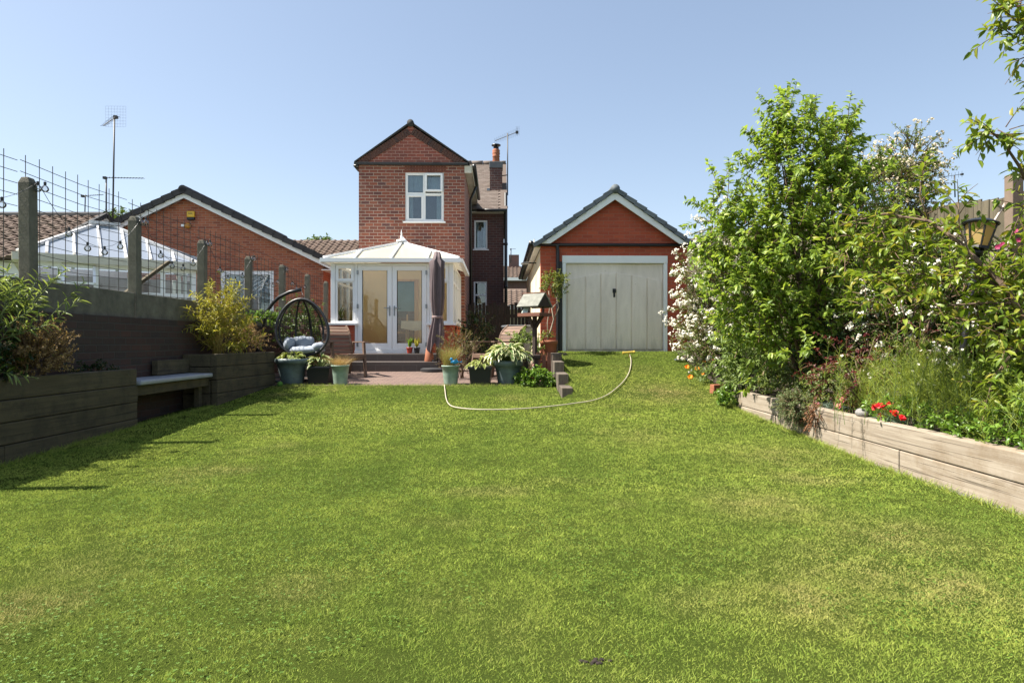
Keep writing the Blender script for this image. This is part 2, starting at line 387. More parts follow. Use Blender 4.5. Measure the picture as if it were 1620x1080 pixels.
SOFFIT = plain('cream_soffit', (.62,.58,.48), .6)
BLACK = plain('black_plastic', (.012,.012,.013), .4)
DARKMETAL = plain('dark_metal', (.03,.03,.032), .5)
STEEL = plain('galvanised_steel', (.28,.29,.30), .45, .6)
LEAD = plain('lead_grey', (.09,.095,.10), .6)
SLATE = tile('grey_tile', (0.094,0.112,0.125), (0.138,0.163,0.175), .7, (0.125,0.138,0.112), .2)
VERGE = tile('dark_verge_tile', (.030,.031,.034), (.045,.045,.047), .85, (.05,.045,.035), .3)
BROWN_TILE = tile('brown_pantile', (0.099,0.065,0.046), (0.149,0.102,0.077), .9)
PLAIN_TILE = tile('weathered_plain_tile', (0.132,0.099,0.080), (0.187,0.149,0.127), .9, (0.110,0.099,0.072), .4)
CONCRETE = plain('mossy_concrete', (0.125,0.116,0.088), .9, var=.4, vs_=5, bump=.5, bs=60)
GLASS = glass('window_glass', (.86,.92,.93), 1.5)
CLEAR = glass('thin_glass', (.95,.96,.96), 1.0)
POLY = clearplastic('cream_polycarbonate', (.66,.61,.47), .25)
RENDER = plain('cream_render', (.72,.62,.42), .85, var=.06, bump=.2)
TERRA = plain('terracotta', (0.315,0.112,0.056), .8, var=.15)
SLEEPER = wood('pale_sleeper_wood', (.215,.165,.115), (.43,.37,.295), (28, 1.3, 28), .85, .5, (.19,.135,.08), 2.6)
SLEEPER_D = wood('shaded_sleeper_wood', (0.055,0.044,0.024), (0.115,0.092,0.051), (28, 1.3, 28), .9, .5, (0.027,0.021,0.013), 3.2)  # sleeper wood with the left side's shade put into its colour
SLEEPER_S = wood('stump_sleeper_wood', (.085,.066,.048), (.19,.155,.12), (20, 20, 2), .9, .5, (.04,.03,.022), 3)
FENCEWOOD = wood('fence_wood', (0.084,0.069,0.042), (0.139,0.118,0.080), (25, 25, 1.5), .85, .4, (0.050,0.050,0.025), 1.2)
DARKWOOD = wood('dark_stained_wood', (0.032,0.020,0.015), (0.059,0.035,0.027), (20, 20, 2), .75, .3)
REDWOOD = wood('red_stained_wood', (.13,.05,.03), (.21,.085,.05), (2, 20, 20), .7, .3)
CHAIRWOOD = wood('brown_chair_wood', (.10,.055,.035), (.20,.125,.085), (2.5, 25, 25), .7, .3)
SOIL = plain('soil', (.05,.036,.025), 1, var=.4, vs_=20, bump=.8, bs=30)

# ------------------------------------------------------------------ ground, lawn, patio
def grid(name, xs, ys, zf, mat, skip=None, smooth=True):
    xs = np.asarray(xs); ys = np.asarray(ys); X, Y = np.meshgrid(xs, ys); Z = zf(X, Y); n = len(xs)
    I, J = np.meshgrid(np.arange(n-1), np.arange(len(ys)-1)); I = I.ravel(); J = J.ravel()
    if skip is not None:
        k = ~skip((xs[I]+xs[I+1])/2, (ys[J]+ys[J+1])/2); I = I[k]; J = J[k]
    q = np.stack([J*n+I, J*n+I+1, (J+1)*n+I+1, (J+1)*n+I], 1)
    return np_mesh(name, np.stack([X, Y, Z], 2), np.zeros((0, 3), int), q, mat, smooth=smooth)
t = NT('lawn_soil'); c = t.mix(t.ramp(t.noise(t.obj, 1.3, 6, .65), [(.35, 0), (.7, 1)]), (.045,.065,.010), (.065,.075,.014))
t.col(t.mix(t.noise(t.obj, 90, 4, .7), c, (.03,.045,.012))); t.rough(1); t.p.inputs['Specular IOR Level'].default_value = 0; t.bump(t.noise(t.obj, 120, 4), .6, .02); LAWN = t.m
GROUND = plain('meadow_ground', (.06,.085,.025), 1, var=.3, vs_=.5)
tag(grid('ground', np.concatenate([[-900,-300,-100,-40], np.arange(-20, 21, 2), [40,100,300,900]]), np.concatenate([[-300,-100,-40], np.arange(-20, 61, 2), [100,300,1400]]),
    lambda X, Y: base_z(Y)-.16-.03*np.maximum(0, np.abs(X)-60)*0, GROUND), kind='structure')
tag(grid('lawn', np.arange(-4.7, 5.95, .1), np.arange(-4, 13.52, .1), gz, LAWN, lambda x, y: (x < .8) & (y > 11.3)), kind='structure')
tag(grid('patio', np.arange(-6, .81, .2), np.arange(11.3, 23, .2), lambda X, Y: base_z(Y), PAVING), kind='structure')

# lawn grass: one blade mesh, colours vary in broad patches
def vnoise(x, y, s, seed):
    r = np.random.default_rng(seed).uniform(size=(256, 256)); x = x*s+40; y = y*s+40
    i = np.floor(x).astype(int); j = np.floor(y).astype(int); u = sm(x-i); v = sm(y-j)
    g = lambda a, b: r[a % 256, b % 256]
    return (g(i, j)*(1-u)+g(i+1, j)*u)*(1-v)+(g(i, j+1)*(1-u)+g(i+1, j+1)*u)*v
BRX = 3.24            # lawn edge of the right-hand bed
def bed_edge(Y): return np.interp(Y, [0, 7.7, 9.5, 11.4, 14], [-4.52, -4.52, -4.41, -4.28, -4.2])
def grass_points():
    xs, ys, ws, hs = [], [], [], []
    for y0, y1, dens, w, h in ((1.6, 3.0, 34000, .0020, .018), (3.0, 4.6, 20000, .0026, .019), (4.6, 7, 10000, .0040, .021), (7, 13.42, 4400, .0062, .023)):
        n = int((y1-y0)*8.2*dens); x = rng.uniform(-4.6, 3.6, n); y = rng.uniform(y0, y1, n)
        xs.append(x); ys.append(y); ws.append(np.full(n, w)); hs.append(np.full(n, h))
    x, y, w, h = map(np.concatenate, (xs, ys, ws, hs))
    keep = (x > bed_edge(y)+.02) & ~((x < .98) & (y > 11.29)) & ~((x > .76) & (x < .98) & (y > 9.95)) & (x < np.where(y < 9.4, BRX-.06, 3.5)) & (np.abs(x) < .84*y+2.4)
    bare = vnoise(x, y, 3.0, 5)*.6+vnoise(x, y, 9, 6)*.4
    keep &= rng.uniform(size=len(x)) > np.clip((bare-.62)*2.2, 0, .6)
    keep &= ~(((x-.282)**2/.0016+(y-2.170)**2/.0003) < rng.uniform(.4, 1.2, len(x)))
    return x[keep], y[keep], w[keep], h[keep]
gx, gy, gw, gh = grass_points(); n = len(gx)
tone = -.06+.52*vnoise(gx, gy, .55, 1)+.36*vnoise(gx, gy, 1.9, 2)+.25*vnoise(gx, gy, 6, 3)
dry = np.clip((.5*vnoise(gx, gy, .8, 11)+.5*vnoise(gx, gy, 2.6, 12)-.60)*2.2, 0, 1)*.8
for px, py, r, s in ((25, 968, .35, .75), (1270, 955, .28, .75), (1350, 905, .5, .5), (1210, 800, .5, .55), (1050, 622, .7, .95), (1500, 930, .4, .6), (150, 900, .5, .35), (1000, 690, .6, .35), (1230, 720, .6, .5), (640, 660, .5, .3), (1420, 850, .5, .55), (480, 930, .25, .5), (1010, 585, .5, .4)):
    c_ = hit(px, py); d2 = ((gx-c_.x)**2+((gy-c_.y)*.9)**2)/r**2; dry = np.maximum(dry, s*np.exp(-d2*1.4)*(.55+.9*vnoise(gx, gy, 7, 21)))
mow = .5+.5*np.sin(gx*2*np.pi/.9+.5*vnoise(gx, gy, .5, 9))
dry = np.clip(dry*.86+rng.normal(0, .10, n), 0, 1); tone = np.clip(tone+.08*(mow-.5)+rng.normal(0, .18, n)-.16*(vnoise(gx, gy, 11, 41) > .72)+.10*(vnoise(gx, gy, 8, 43)-.5), 0, 1)
clump = vnoise(gx, gy, 14, 31); hgt = gh*(.55+.75*clump)*rng.uniform(.6, 1.3, n)
stray = rng.uniform(size=n) < .012; hgt[stray] *= 1.5
lean = rdir(n, 0); lean[:, 2] = 0
dd = unit(np.stack([lean[:, 0]*.75, lean[:, 1]*.75, np.full(n, .85)], 1))
t = NT('grass_blade'); a = t.new('ShaderNodeAttribute', attribute_name='tone'); b = t.new('ShaderNodeAttribute', attribute_name='dry')
c = t.ramp(a.outputs['Fac'], [(.12, (.170,.255,.044)), (.5, (.305,.405,.067)), (.88, (.46,.53,.10))]); c = t.mix(b.outputs['Fac'], c, (.56,.46,.19))
t.col(c); t.rough(.5); t.p.inputs['Specular IOR Level'].default_value = .04
tr = t.new('ShaderNodeBsdfTranslucent'); t.l.new(c, tr.inputs[0]); ms = t.new('ShaderNodeMixShader'); ms.inputs[0].default_value = .3
t.l.new(t.p.outputs[0], ms.inputs[1]); t.l.new(tr.outputs[0], ms.inputs[2]); t.l.new(ms.outputs[0], t.out.inputs[0]); GRASS = t.m
tag(blades('grass', np.stack([gx, gy, gz(gx, gy)-.003], 1), dd, hgt, gw, lean*.25-np.array([0, 0, .15]), GRASS, segs=2, attrs={'tone': tone, 'dry': dry}),
    'short mown green lawn grass with yellow dry patches', 'grass', kind='stuff')
n2 = 14000; cx_ = rng.uniform(-3.2, 3.1, n2); cy_ = 1.8+5.5*rng.uniform(0, 1, n2)**1.6; kk = (vnoise(cx_, cy_, 1.3, 51)*.6+vnoise(cx_, cy_, 5, 52)*.4 > .55)&(cx_ > bed_edge(cy_)+.05); cx_, cy_ = cx_[kk], cy_[kk]; n2 = len(cx_)
cl3 = np.repeat(np.stack([cx_, cy_, gz(cx_, cy_)+rng.uniform(.012, .026, n2)], 1), 3, 0); a3 = np.repeat(rng.uniform(0, 6.28, n2), 3)+np.tile(np.arange(3)*2.09, n2)
tag(leaves('clover', cl3, np.stack([np.cos(a3), np.sin(a3), .15+0*a3], 1), np.array([0, 0, 1.])+rng.normal(0, .2, (3*n2, 3)), rng.uniform(.006, .009, 3*n2), .007, leaf('clover_leaf', (.07,.15,.018), (.15,.25,.03), .3, .6), None, True), 'small clover leaves scattered through the mown lawn', 'clover', kind='stuff')
ex = []; ey2 = []
for n3, f_ in ((5200, lambda y: BRX-.045-np.abs(rng.normal(0, .022, len(y)))), (5200, lambda y: bed_edge(y)+.01+np.abs(rng.normal(0, .03, len(y)))), ):
    y3 = rng.uniform(1.8, 9.3, n3); ex.append(f_(y3)); ey2.append(y3)
y3 = rng.uniform(9.9, 12.9, 1500); ex.append(.97+np.abs(rng.normal(0, .03, 1500))); ey2.append(y3); x3 = rng.uniform(-4.2, .75, 2600); ex.append(x3); ey2.append(11.27-np.abs(rng.normal(0, .02, 2600)))
ex, ey2 = np.concatenate(ex), np.concatenate(ey2); n3 = len(ex); l3 = rdir(n3, 1.3)
tag(blades('edge_grass', np.stack([ex, ey2, gz(ex, ey2)-.004], 1), l3, rng.uniform(.03, .085, n3), .005, l3*.2-np.array([0, 0, .2]), GRASS, segs=3, attrs={'tone': rng.uniform(.1, .7, n3), 'dry': np.clip(rng.normal(.1, .2, n3), 0, 1)}), 'longer ragged grass along the foot of the timber beds and the patio edge', 'grass', kind='stuff')
mb = MB(); bs = hit(942, 1047); 
for i in range(15): a_ = random.uniform(0, 6.28); q_ = random.random()**.6; r_ = random.uniform(.003, .013); mb.ball((bs.x+.048*q_*math.cos(a_)*(1+.4*math.sin(3*a_)), bs.y+.02*q_*math.sin(a_), bs.z+.002), (r_*1.1, r_*.7, r_*.5), 7, 5)
tag(mb.build('bare_soil', plain('dark_crumbs', (.022,.015,.012), 1, var=.5, vs_=60), smooth=True), kind='structure')

# ------------------------------------------------------------------ window helper
CURTAIN = plain('pale_curtain', (.45,.50,.52), .9, var=.12, vs_=6)
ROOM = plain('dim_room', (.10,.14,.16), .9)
def window(name, parent, x0, x1, z0, z1, y, splits=(), tw=.07, glassm=None, back=True, sill=True, dep=.07, curt=None):
    """frame ring with bars; splits: list of ('v'|'h', pos, lo, hi)"""
    mb = MB(); mb.frame(x0, x1, z0, z1, tw, y, y+dep)
    for k, p, lo, hi in splits:
        if k == 'v': mb.box(p-tw/2, p+tw/2, y+.004, y+dep-.004, lo, hi)
        else: mb.box(lo, hi, y+.006, y+dep-.006, p-tw/2, p+tw/2)
    o = mb.build(name, UPVC, parent, bevel=.006)
    MB().box(x0+tw*.6, x1-tw*.6, y+dep*.5, y+dep*.5+.006, z0+tw*.6, z1-tw*.6).build('pane', glassm or GLASS, o)
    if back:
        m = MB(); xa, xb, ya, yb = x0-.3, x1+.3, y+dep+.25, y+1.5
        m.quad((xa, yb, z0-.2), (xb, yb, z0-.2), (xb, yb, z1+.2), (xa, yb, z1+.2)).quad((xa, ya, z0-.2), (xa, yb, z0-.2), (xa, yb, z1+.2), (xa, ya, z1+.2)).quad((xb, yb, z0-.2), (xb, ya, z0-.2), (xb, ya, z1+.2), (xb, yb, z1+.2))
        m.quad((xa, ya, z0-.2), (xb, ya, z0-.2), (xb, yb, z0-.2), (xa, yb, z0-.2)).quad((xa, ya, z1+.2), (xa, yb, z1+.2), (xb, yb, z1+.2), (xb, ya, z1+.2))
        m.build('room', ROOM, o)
    for cx0, cx1, cz0, cz1 in (curt or ()):
        m = MB(); nx = max(6, int((cx1-cx0)/.025)); pts = [(cx0+(cx1-cx0)*i/nx, y+dep+.10+.022*math.sin(i*1.9)) for i in range(nx+1)]
        m.add([(a, b, z) for a, b in pts for z in (cz0, cz1)], [(2*i, 2*i+2, 2*i+3, 2*i+1) for i in range(nx)])
        m.build('curtain', CURTAIN, o, smooth=True)
    if sill: MB().box(x0-.05, x1+.05, y-.09, y+.02, z0-.045, z0-.002).build('sill', UPVC, o, bevel=.005)
    return o

# ------------------------------------------------------------------ house
HY = 17.8; k = HY/F; pc = 650
X = lambda px: (px-pc)*k
Z = lambda py: EYE+(540-py)*k
H = thing('brick_house', 'narrow two storey red brick house with steep gable, tall chimney and white windows', 'house', ((pc-810)*k, HY, 0), .02)
xl, xr = -1.46, 1.51; ev = Z(261)
wx0, wx1, wz0, wz1 = X(641), X(702), Z(350.5), Z(272.5)
MX = 2.65; MY = 4.6
mb = MB(); mb.wall(xl, xr, .3, ev, 0, [(wx0, wx1, wz0, wz1)])
mb.quad((xr, 0, .3), (xr, MY, .3), (xr, MY, ev), (xr, 0, ev)).quad((xl, MY, .3), (xl, 0, .3), (xl, 0, ev), (xl, MY, ev))
mb.build('wall', HOUSE_BRICK, H)
u0, u1, l0, l1 = (1.60, 2.07, 4.37, 5.40), None, (1.58, 2.05, 1.82, 3.23), None
mb = MB(); mb.wall(-2.2, xl, .3, 5.66, MY, []).wall(xr, MX, .3, 5.66, MY, [u0, l0])
mb.quad((MX, MY, .3), (MX, MY+6, .3), (MX, MY+6, 5.66), (MX, MY, 5.66)).quad((-2.2, MY+6, .3), (-2.2, MY, .3), (-2.2, MY, 5.66), (-2.2, MY+6, 5.66))
for s in (-2.2, MX): mb.quad((s, MY, 5.66), (s, MY+6, 5.66), (s, 7.5, 8.1))
build_split(mb, 'rear_wall', DARK_BRICK, H)  # house wall whose corner shade is put into a darker brick colour
# gable triangle, verge course of bricks laid on edge, dark band at the gable's foot
ap = Z(199); g0 = ev+.06
mb = MB(); mb.prism([(xl-.05, -.035, g0), (xr+.06, -.035, g0), (.0, -.035, ap)], (0, .10, 0)); mb.build('gable', GABLE_BRICK, H)
mb = MB(); mb.box(xl-.12, xr+.10, -.09, .02, ev-.015, ev+.055); mb.build('dark_band', VERGE, H, bevel=.01)
EDGEB = brick('edge_brick', [(.10,.055,.045)], (.1,.08,.07))
t = NT('verge_brick'); r = t.new('ShaderNodeNewGeometry').outputs['Random Per Island']
t.col(t.mix(t.noise(t.obj, 30, 4), t.ramp(r, [(0, (.13,.055,.04)), (.4, (.17,.075,.05)), (.7, (.06,.045,.045)), (1, (.19,.08,.05))]), (.06,.035,.03))); t.rough(.9); VBR = t.m
mb = MB()
for sx, xe in ((-1, xl-.05), (1, xr+.06)):
    a = Vector((0, -.045, ap-.02)); b = Vector((xe, -.045, g0+.03)); d = (b-a).normalized(); L = (b-a).length; nn = Vector((d.z, 0, -d.x)) if sx > 0 else Vector((-d.z, 0, d.x))
    if nn.z > 0: nn = -nn
    i = .12
    while i < L-.12:
        c0 = a+d*i; mb.bar(c0+d*.004, c0+d*.068, .03, .19, nn); mb.v[-8:] = [tuple(Vector(v)+nn*.10) for v in mb.v[-8:]]; i += .078
mb.build('verge_bricks', VBR, H)
mb = MB(); i = wx0-.02
while i < wx1: mb.box(i+.005, i+.072, -.006, .02, wz1+.012, wz1+.215); i += .0785
t = NT('soldier_brick'); r = t.new('ShaderNodeNewGeometry').outputs['Random Per Island']
t.col(t.mix(t.noise(t.obj, 30, 4), t.ramp(r, [(0, (.2,.06,.04)), (.6, (.28,.10,.06)), (1, (.17,.06,.045))]), (.1,.04,.03))); t.rough(.9)
mb.build('soldier_course', t.m, H)
# roofs
ovl, ovr = xl-.11, xr+.14
sl_ = (ap-g0)/(-xl+.05)
rt = ap+.05
mb = MB()
for xe in (ovl, ovr):
    ze = ev+.04
    mb.prism([(0, -.09, rt), (xe, -.09, ze), (xe, -.09, ze+.035), (0, -.09, rt+.05)], (0, 7.2, 0))
mb.build('roof', VERGE, H)
mb = MB(); mb.tube([(0, -.12, rt+.0), (0, 7.0, rt+.0)], .095, 14); mb.build('ridge_tiles', VERGE, H, smooth=True)
ey, ez = MY-.32, 5.72; ry, rz_ = 7.5, 5.72+.80*(7.5-MY+.32)
rz_ = 8.22; upv = Vector((0, ry-ey, rz_-ez)); ul = upv.length; upv.normalize()
mb = MB(); tiles(mb, (-2.3, ey, ez), (1, 0, 0), upv, 29, int(ul/.115), .164, .115, tk=.014, flat=True)
mb.quad((-2.3, ey, ez-.01), (MX+.12, ey, ez-.01), (MX+.12, ry, rz_-.01), (-2.3, ry, rz_-.01)).quad((-2.3, ry, rz_-.01), (MX+.12, ry, rz_-.01), (MX+.12, ry+3.2, ez), (-2.3, ry+3.2, ez))
mb.bar((MX+.0, ey, ez+.0), (MX+.0, ry, rz_+.0), .24, .05); mb.build('main_roof', PLAIN_TILE, H)
mb = MB()
for i in range(11): mb.tube([(-2.3+i*.46, ry, rz_+.01), (-2.3+i*.46+.45, ry, rz_+.01)], [.10, .112], 10)
mb.build('main_ridge_tiles', PLAIN_TILE, H, smooth=True)
# eaves boxes, gutters, pipes
mb = MB(); mb.box(xr, xr+.20, .0, MY-.05, ev-.12, ev-.08); mb.box(xr+.20, xr+.22, .0, MY-.3, ev-.14, ev+.02); mb.box(xr, xr+.2, -.02, 0, ev-.22, ev-.02)
mb.box(xr+.02, MX, ey+.05, MY, 5.62, 5.655); build_split(mb, 'soffit', SOFFIT, H)
mb = MB(); mb.tube([(xr+.275, -.05, ev-.03), (xr+.275, MY-.6, ev-.05)], .055, 8); mb.tube([(xr+.2, ey-.05, 5.68), (MX+.1, ey-.05, 5.68)], .055, 8); mb.box(xl-.13, xl+.0, -.08, .5, ev-.07, ev-.02); build_split(mb, 'gutter', BLACK, H, smooth=True)
mb = MB(); mb.tube([(xr+.07, 2.1, .4), (xr+.07, 2.1, ev-.5), (xr+.25, 1.9, ev-.15)], .04, 8); mb.build('downpipe', BLACK, H, smooth=True)
mb = MB(); mb.tube([(2.72, MY-.1, .4), (2.72, MY-.1, 6.35)], .058, 8); mb.tube([(2.72, MY-.1, 3.4), (2.72, MY+.05, 3.6)], .05, 8)
for z in (1.5, 3, 4.5, 5.8): mb.tube([(2.72, MY-.1, z), (2.72, MY-.1, z+.08)], .072, 8)
mb.build('soil_pipe', BLACK, H, smooth=True)
cx, cy = 2.37, 5.72
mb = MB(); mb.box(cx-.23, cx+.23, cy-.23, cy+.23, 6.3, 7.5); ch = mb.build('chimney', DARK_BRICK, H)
MB().box(cx-.25, cx+.25, cy-.25, cy+.25, 7.5, 7.74).build('chimney_cap', LEAD, ch, bevel=.015)
MB().box(cx-.30, cx+.27, cy-.27, cy-.232, 6.42, 6.6).box(cx-.34, cx-.232, cy-.26, cy+.1, 6.45, 6.75).build('flashing', STEEL, ch)
MB().lathe([(.12, 7.74), (.14, 7.80), (.125, 7.95), (.14, 7.97), (.14, 8.0), (.125, 8.02), (.145, 8.09), (.145, 8.12), (.13, 8.15), (.145, 8.2), (.12, 8.25), (.10, 8.25)], (cx, cy, 0)).build('chimney_pot', TERRA, ch, smooth=True)
MB().lathe([(.10, 8.25), (.10, 8.33), (0, 8.33)], (cx, cy, 0)).lathe([(.17, 8.39), (.17, 8.42), (.05, 8.46), (0, 8.46)], (cx, cy, 0)).lathe([(0.001, 8.39), (.17, 8.39)], (cx, cy, 0)).tube([(cx, cy, 8.3), (cx, cy, 8.42)], .05).build('cowl', BLACK, ch, smooth=True)
# gable window: four lights, the upper right one open
wm = (wx0+wx1)/2-.01; zt = Z(306)
w = window('window', H, wx0, wx1, wz0, wz1, .03, [('v', wm, wz0+.07, wz1-.07), ('h', zt, wx0+.07, wm-.035), ('h', zt-.02, wm+.035, wx1-.07)], .07,
           curt=[(wx0+.05, wx0+.2, wz0, wz1), (wx1-.22, wx1-.03, wz0, wz1), (wx0+.1, wx1-.1, zt+.1, wz1)])
mb = MB(); mb.frame(wx0+.05, wm-.03, wz0+.04, zt-.04, .05, .012, .06); mb.build('casement', UPVC, w, bevel=.005)
mb = MB(); mb.frame(wm+.02, wx1-.03, zt+.05, wz1-.03, .06, -.035, .02); mb.build('opening_light', UPVC, w, bevel=.005)
window('window', H, *u0, MY+.03, [], .055, curt=[(1.62, 1.75, 4.4, 5.4), (1.92, 2.05, 4.4, 5.4)])
window('window', H, *l0, MY+.03, [('h', 2.75, l0[0]+.06, l0[1]-.06)], .055)

def yagi(name, label, base, top, mast_r, a, b, n, elen, extra=None, vert=False):
    t_ = thing(name, label, 'aerial', base); bz = Vector(base)
    m = MB(); m.tube([(0, 0, 0), Vector(top)-bz], mast_r, 6); m.build('mast', DARKMETAL, t_, smooth=True)
    m = MB(); a = Vector(a)-bz; b = Vector(b)-bz; m.tube([a, b], .012, 5); d = (b-a).normalized()
    e = Vector((0, 0, 1)) if vert else d.cross(Vector((0, 0, 1))).normalized()
    for i in range(n):
        c = a+(b-a)*(i/(n-1)); l = elen*(.7+.3*i/(n-1)); m.tube([c-e*l/2, c+e*l/2], .006, 4)
    m.box(b.x-.05, b.x+.05, b.y-.05, b.y+.05, b.z-.05, b.z+.03)
    m.build('boom', DARKMETAL, t_)
    if extra: extra(t_, b, d)
    return t_
def reflector(t_, b, d):
    m = MB(); s = d.cross(Vector((0, 0, 1))).normalized()
    u = Vector((0, 0, 1))
    for i in range(8): m.tube([b+s*(-.3+.6*i/7)-u*.3, b+s*(-.3+.6*i/7)+u*.32], .0025, 3); m.tube([b-s*.3+u*(-.3+.62*i/7), b+s*.3+u*(-.3+.62*i/7)], .0025, 3)
    m.build('reflector', STEEL, t_)
pb, pt = P(803, 309, 23.4), P(803, 211, 23.4)
a_ = yagi('tv_aerial', 'ribbed television aerial on a mast clamped beside the tall chimney with terracotta pot', pb, pt, .022, P(783, 223, 23.4), P(818, 209, 23.4), 12, .3, vert=True)
m = MB(); m.tube([(0, 0, .15), (-.2, .1, .15)], .02, 5); m.tube([(0, 0, .75), (-.2, .1, .75)], .02, 5); m.build('bracket', DARKMETAL, a_)
m = MB(); q = P(819, 207, 23.4)-pb
for i in range(3): m.tube([q+Vector((-.05+.05*i, 0, -.17)), q+Vector((-.05+.05*i, 0, .17))], .006, 4)
m.build('reflector', STEEL, a_)

# ------------------------------------------------------------------ conservatory
CY = 14.8; k = CY/F; pc = 620.5
X = lambda px: (px-pc)*k
Z = lambda py: EYE+(540-py)*k
C = thing('conservatory', 'white conservatory with cream roof and french doors against the narrow brick house', 'conservatory', ((pc-810)*k, CY, 0), .02)
hw = 1.43; D = 2.98; zs, zf, ze = 1.51, .86, 2.93
mb = MB()
for a, b in ((-hw, -.815), (.818, hw)): mb.quad((a, 0, .4), (b, 0, .4), (b, 0, zs-.03), (a, 0, zs-.03))
for s in (-hw, hw): mb.quad((s, 0, .4), (s, D, .4), (s, D, zs-.03), (s, 0, zs-.03))
build_split(mb, 'dwarf_wall', GARAGE_BRICK, C)
mb = MB()
for a, b in ((-hw-.07, -.80), (.80, hw+.07)): mb.box(a, b, -.10, .07, zs-.03, zs+.02)
for s in (-1, 1): mb.box(s*hw-.07, s*hw+.07, .07, D, zs-.03, zs+.02)
build_split(mb, 'sill', UPVC, C, bevel=.006)
mb = MB()
for s in (-1, 1): mb.box(s*(hw-.05)-.05, s*(hw-.05)+.05, -.01, .09, zs+.02, ze)
for s in (-1, 1): mb.box(s*.84-.03, s*.84+.03, -.012, .07, zf+.03, ze)
mb.box(-.81, .81, 0, .07, 2.865, ze); mb.box(-.87, .87, -.06, .08, zf-.04, zf+.03); mb.box(-hw+.1, -.87, 0, .07, 2.88, ze); mb.box(.87, hw-.1, 0, .07, 2.88, ze)
mb.build('frame', UPVC, C, bevel=.006)
for s in (-1, 1):
    x0, x1 = sorted((s*(hw-.105), s*.872))
    w = window('window', C, x0, x1, zs+.022, 2.878, .0, [], .05, CLEAR, back=False, sill=False)
    m = MB(); m.box(x0+.05, x1-.05, .003, .066, 2.475, 2.53); m.build('transom', UPVC, w)
    m = MB(); m.frame(x0+.02, x1-.02, 2.505, 2.868, .062, -.03, .0); m.build('opening_light', UPVC, w, bevel=.004)
for s in (-1, 1):
    x0, x1 = sorted((s*.805, s*.004)); gi0, gi1 = sorted((s*.69, s*.118))
    m = MB(); m.box(x0, gi0, -.02, .05, zf+.035, 2.86); m.box(gi1, x1, -.02, .05, zf+.035, 2.86); m.box(gi0, gi1, -.018, .048, zf+.035, 1.058); m.box(gi0, gi1, -.018, .048, 2.76, 2.86)
    m.box(x0+.03, x1-.03, -.026, -.019, zf+.06, zf+.07)
    d_ = m.build('door', UPVC, C, bevel=.005)
    MB().box(gi0-.01, gi1+.01, .012, .022, 1.04, 2.78).build('pane', CLEAR, d_)
    m = MB(); m.box(gi0-.006, gi0+.006, -.021, .0, 1.058, 2.76); m.box(gi1-.006, gi1+.006, -.021, .0, 1.058, 2.76); m.build('seal', BLACK, d_)
    m = MB(); hx = s*.055; m.box(hx-.016, hx+.016, -.03, -.02, 1.70, 1.93); m.bar((hx, -.055, 1.88), (hx+s*.13, -.055, 1.88), .02, .02); m.bar((hx, -.03, 1.88), (hx, -.06, 1.88), .02, .02); m.build('handle', STEEL, d_)
    m = MB()
    for z in (.98, 1.87, 2.66): m.box(s*.80-.018, s*.80+.018, -.05, -.02, z, z+.1)
    build_split(m, 'hinge', STEEL, d_)
for s in (-1, 1):                                # glazed side walls
    m = MB(); xx = s*(hw-.035)
    ys_ = [.10, .82, 1.54, 2.26, D-.03]
    for y in ys_[1:]: m.box(xx-.035, xx+.035, y-.03, y+.03, zs+.02, ze)
    for a, b in zip([.10]+[y+.03 for y in ys_[1:]], [y-.03 for y in ys_[1:]]):
        m.box(xx-.033, xx+.033, a, b, zs+.02, zs+.075); m.box(xx-.033, xx+.033, a, b, 2.475, 2.53); m.box(xx-.033, xx+.033, a, b, 2.86, ze)
    o = m.build('side_window', UPVC, C, bevel=.005)
    MB().box(xx-.006, xx+.006, .09, D-.02, zs+.05, 2.88).build('pane', CLEAR, o)
eo = 1.56; ey_ = -.13; rzc = 3.62; rz0 = 3.03; ry0 = 1.42
m = MB(); m.quad((-eo, ey_, rz0), (eo, ey_, rz0), (0, ry0, rzc)).quad((eo, ey_, rz0), (eo, D, rz0), (0, D, rzc), (0, ry0, rzc)).quad((-eo, D, rz0), (-eo, ey_, rz0), (0, ry0, rzc), (0, D, rzc))
roof = m.build('roof', POLY, C)
m = MB()
def hipy(x): return ey_+(ry0-ey_)*(1-abs(x)/eo)
def hipz(x): return rz0+(rzc-rz0)*(1-abs(x)/eo)
up = .02
for x in (X(563.5), 0, X(677)): m.bar((x, ey_-.03, rz0+up), (x, hipy(x), hipz(x)+up), .055, .05)
for s in (-1, 1):
    m.bar((s*eo, ey_, rz0+up), (0, ry0, rzc+up), .075, .06)
    for i in range(5):
        y = .35+i*.62; x_t = max(0, 1-(y-ey_)/(ry0-ey_))*eo if y < ry0 else 0
        m.bar((s*(eo+.03), y, rz0+up), (s*x_t, y, hipz(x_t)+up), .055, .05)
m.bar((0, ry0-.05, rzc+.04), (0, D, rzc+.04), .12, .07)
m.build('glazing_bars', UPVC, C, bevel=.006)
m = MB(); m.box(-eo-.06, eo+.06, ey_-.10, ey_+.02, rz0-.10, rz0-.005)
for s in (-1, 1): m.box(s*(eo+.0), s*(eo+.1), ey_+.02, D, rz0-.10, rz0-.005)
m.box(-hw-.02, hw+.02, -.02, .09, ze+.001, rz0-.1); m.build('gutter', UPVC, C, bevel=.012)
m = MB(); m.lathe([(.14, rzc+.03), (.13, rzc+.07), (.03, rzc+.10), (.035, rzc+.15), (.015, rzc+.20), (.02, rzc+.24), (.0, rzc+.36)], (0, ry0-.03, 0), 12)
for i in range(17):
    y = ry0+.09*(i+1)
    if y < D-.05: m.prism([(0, y-.035, rzc+.075), (0, y+.035, rzc+.075), (0, y, rzc+.19)], (.02, 0, 0))
m.build('ridge_cresting', UPVC, C)
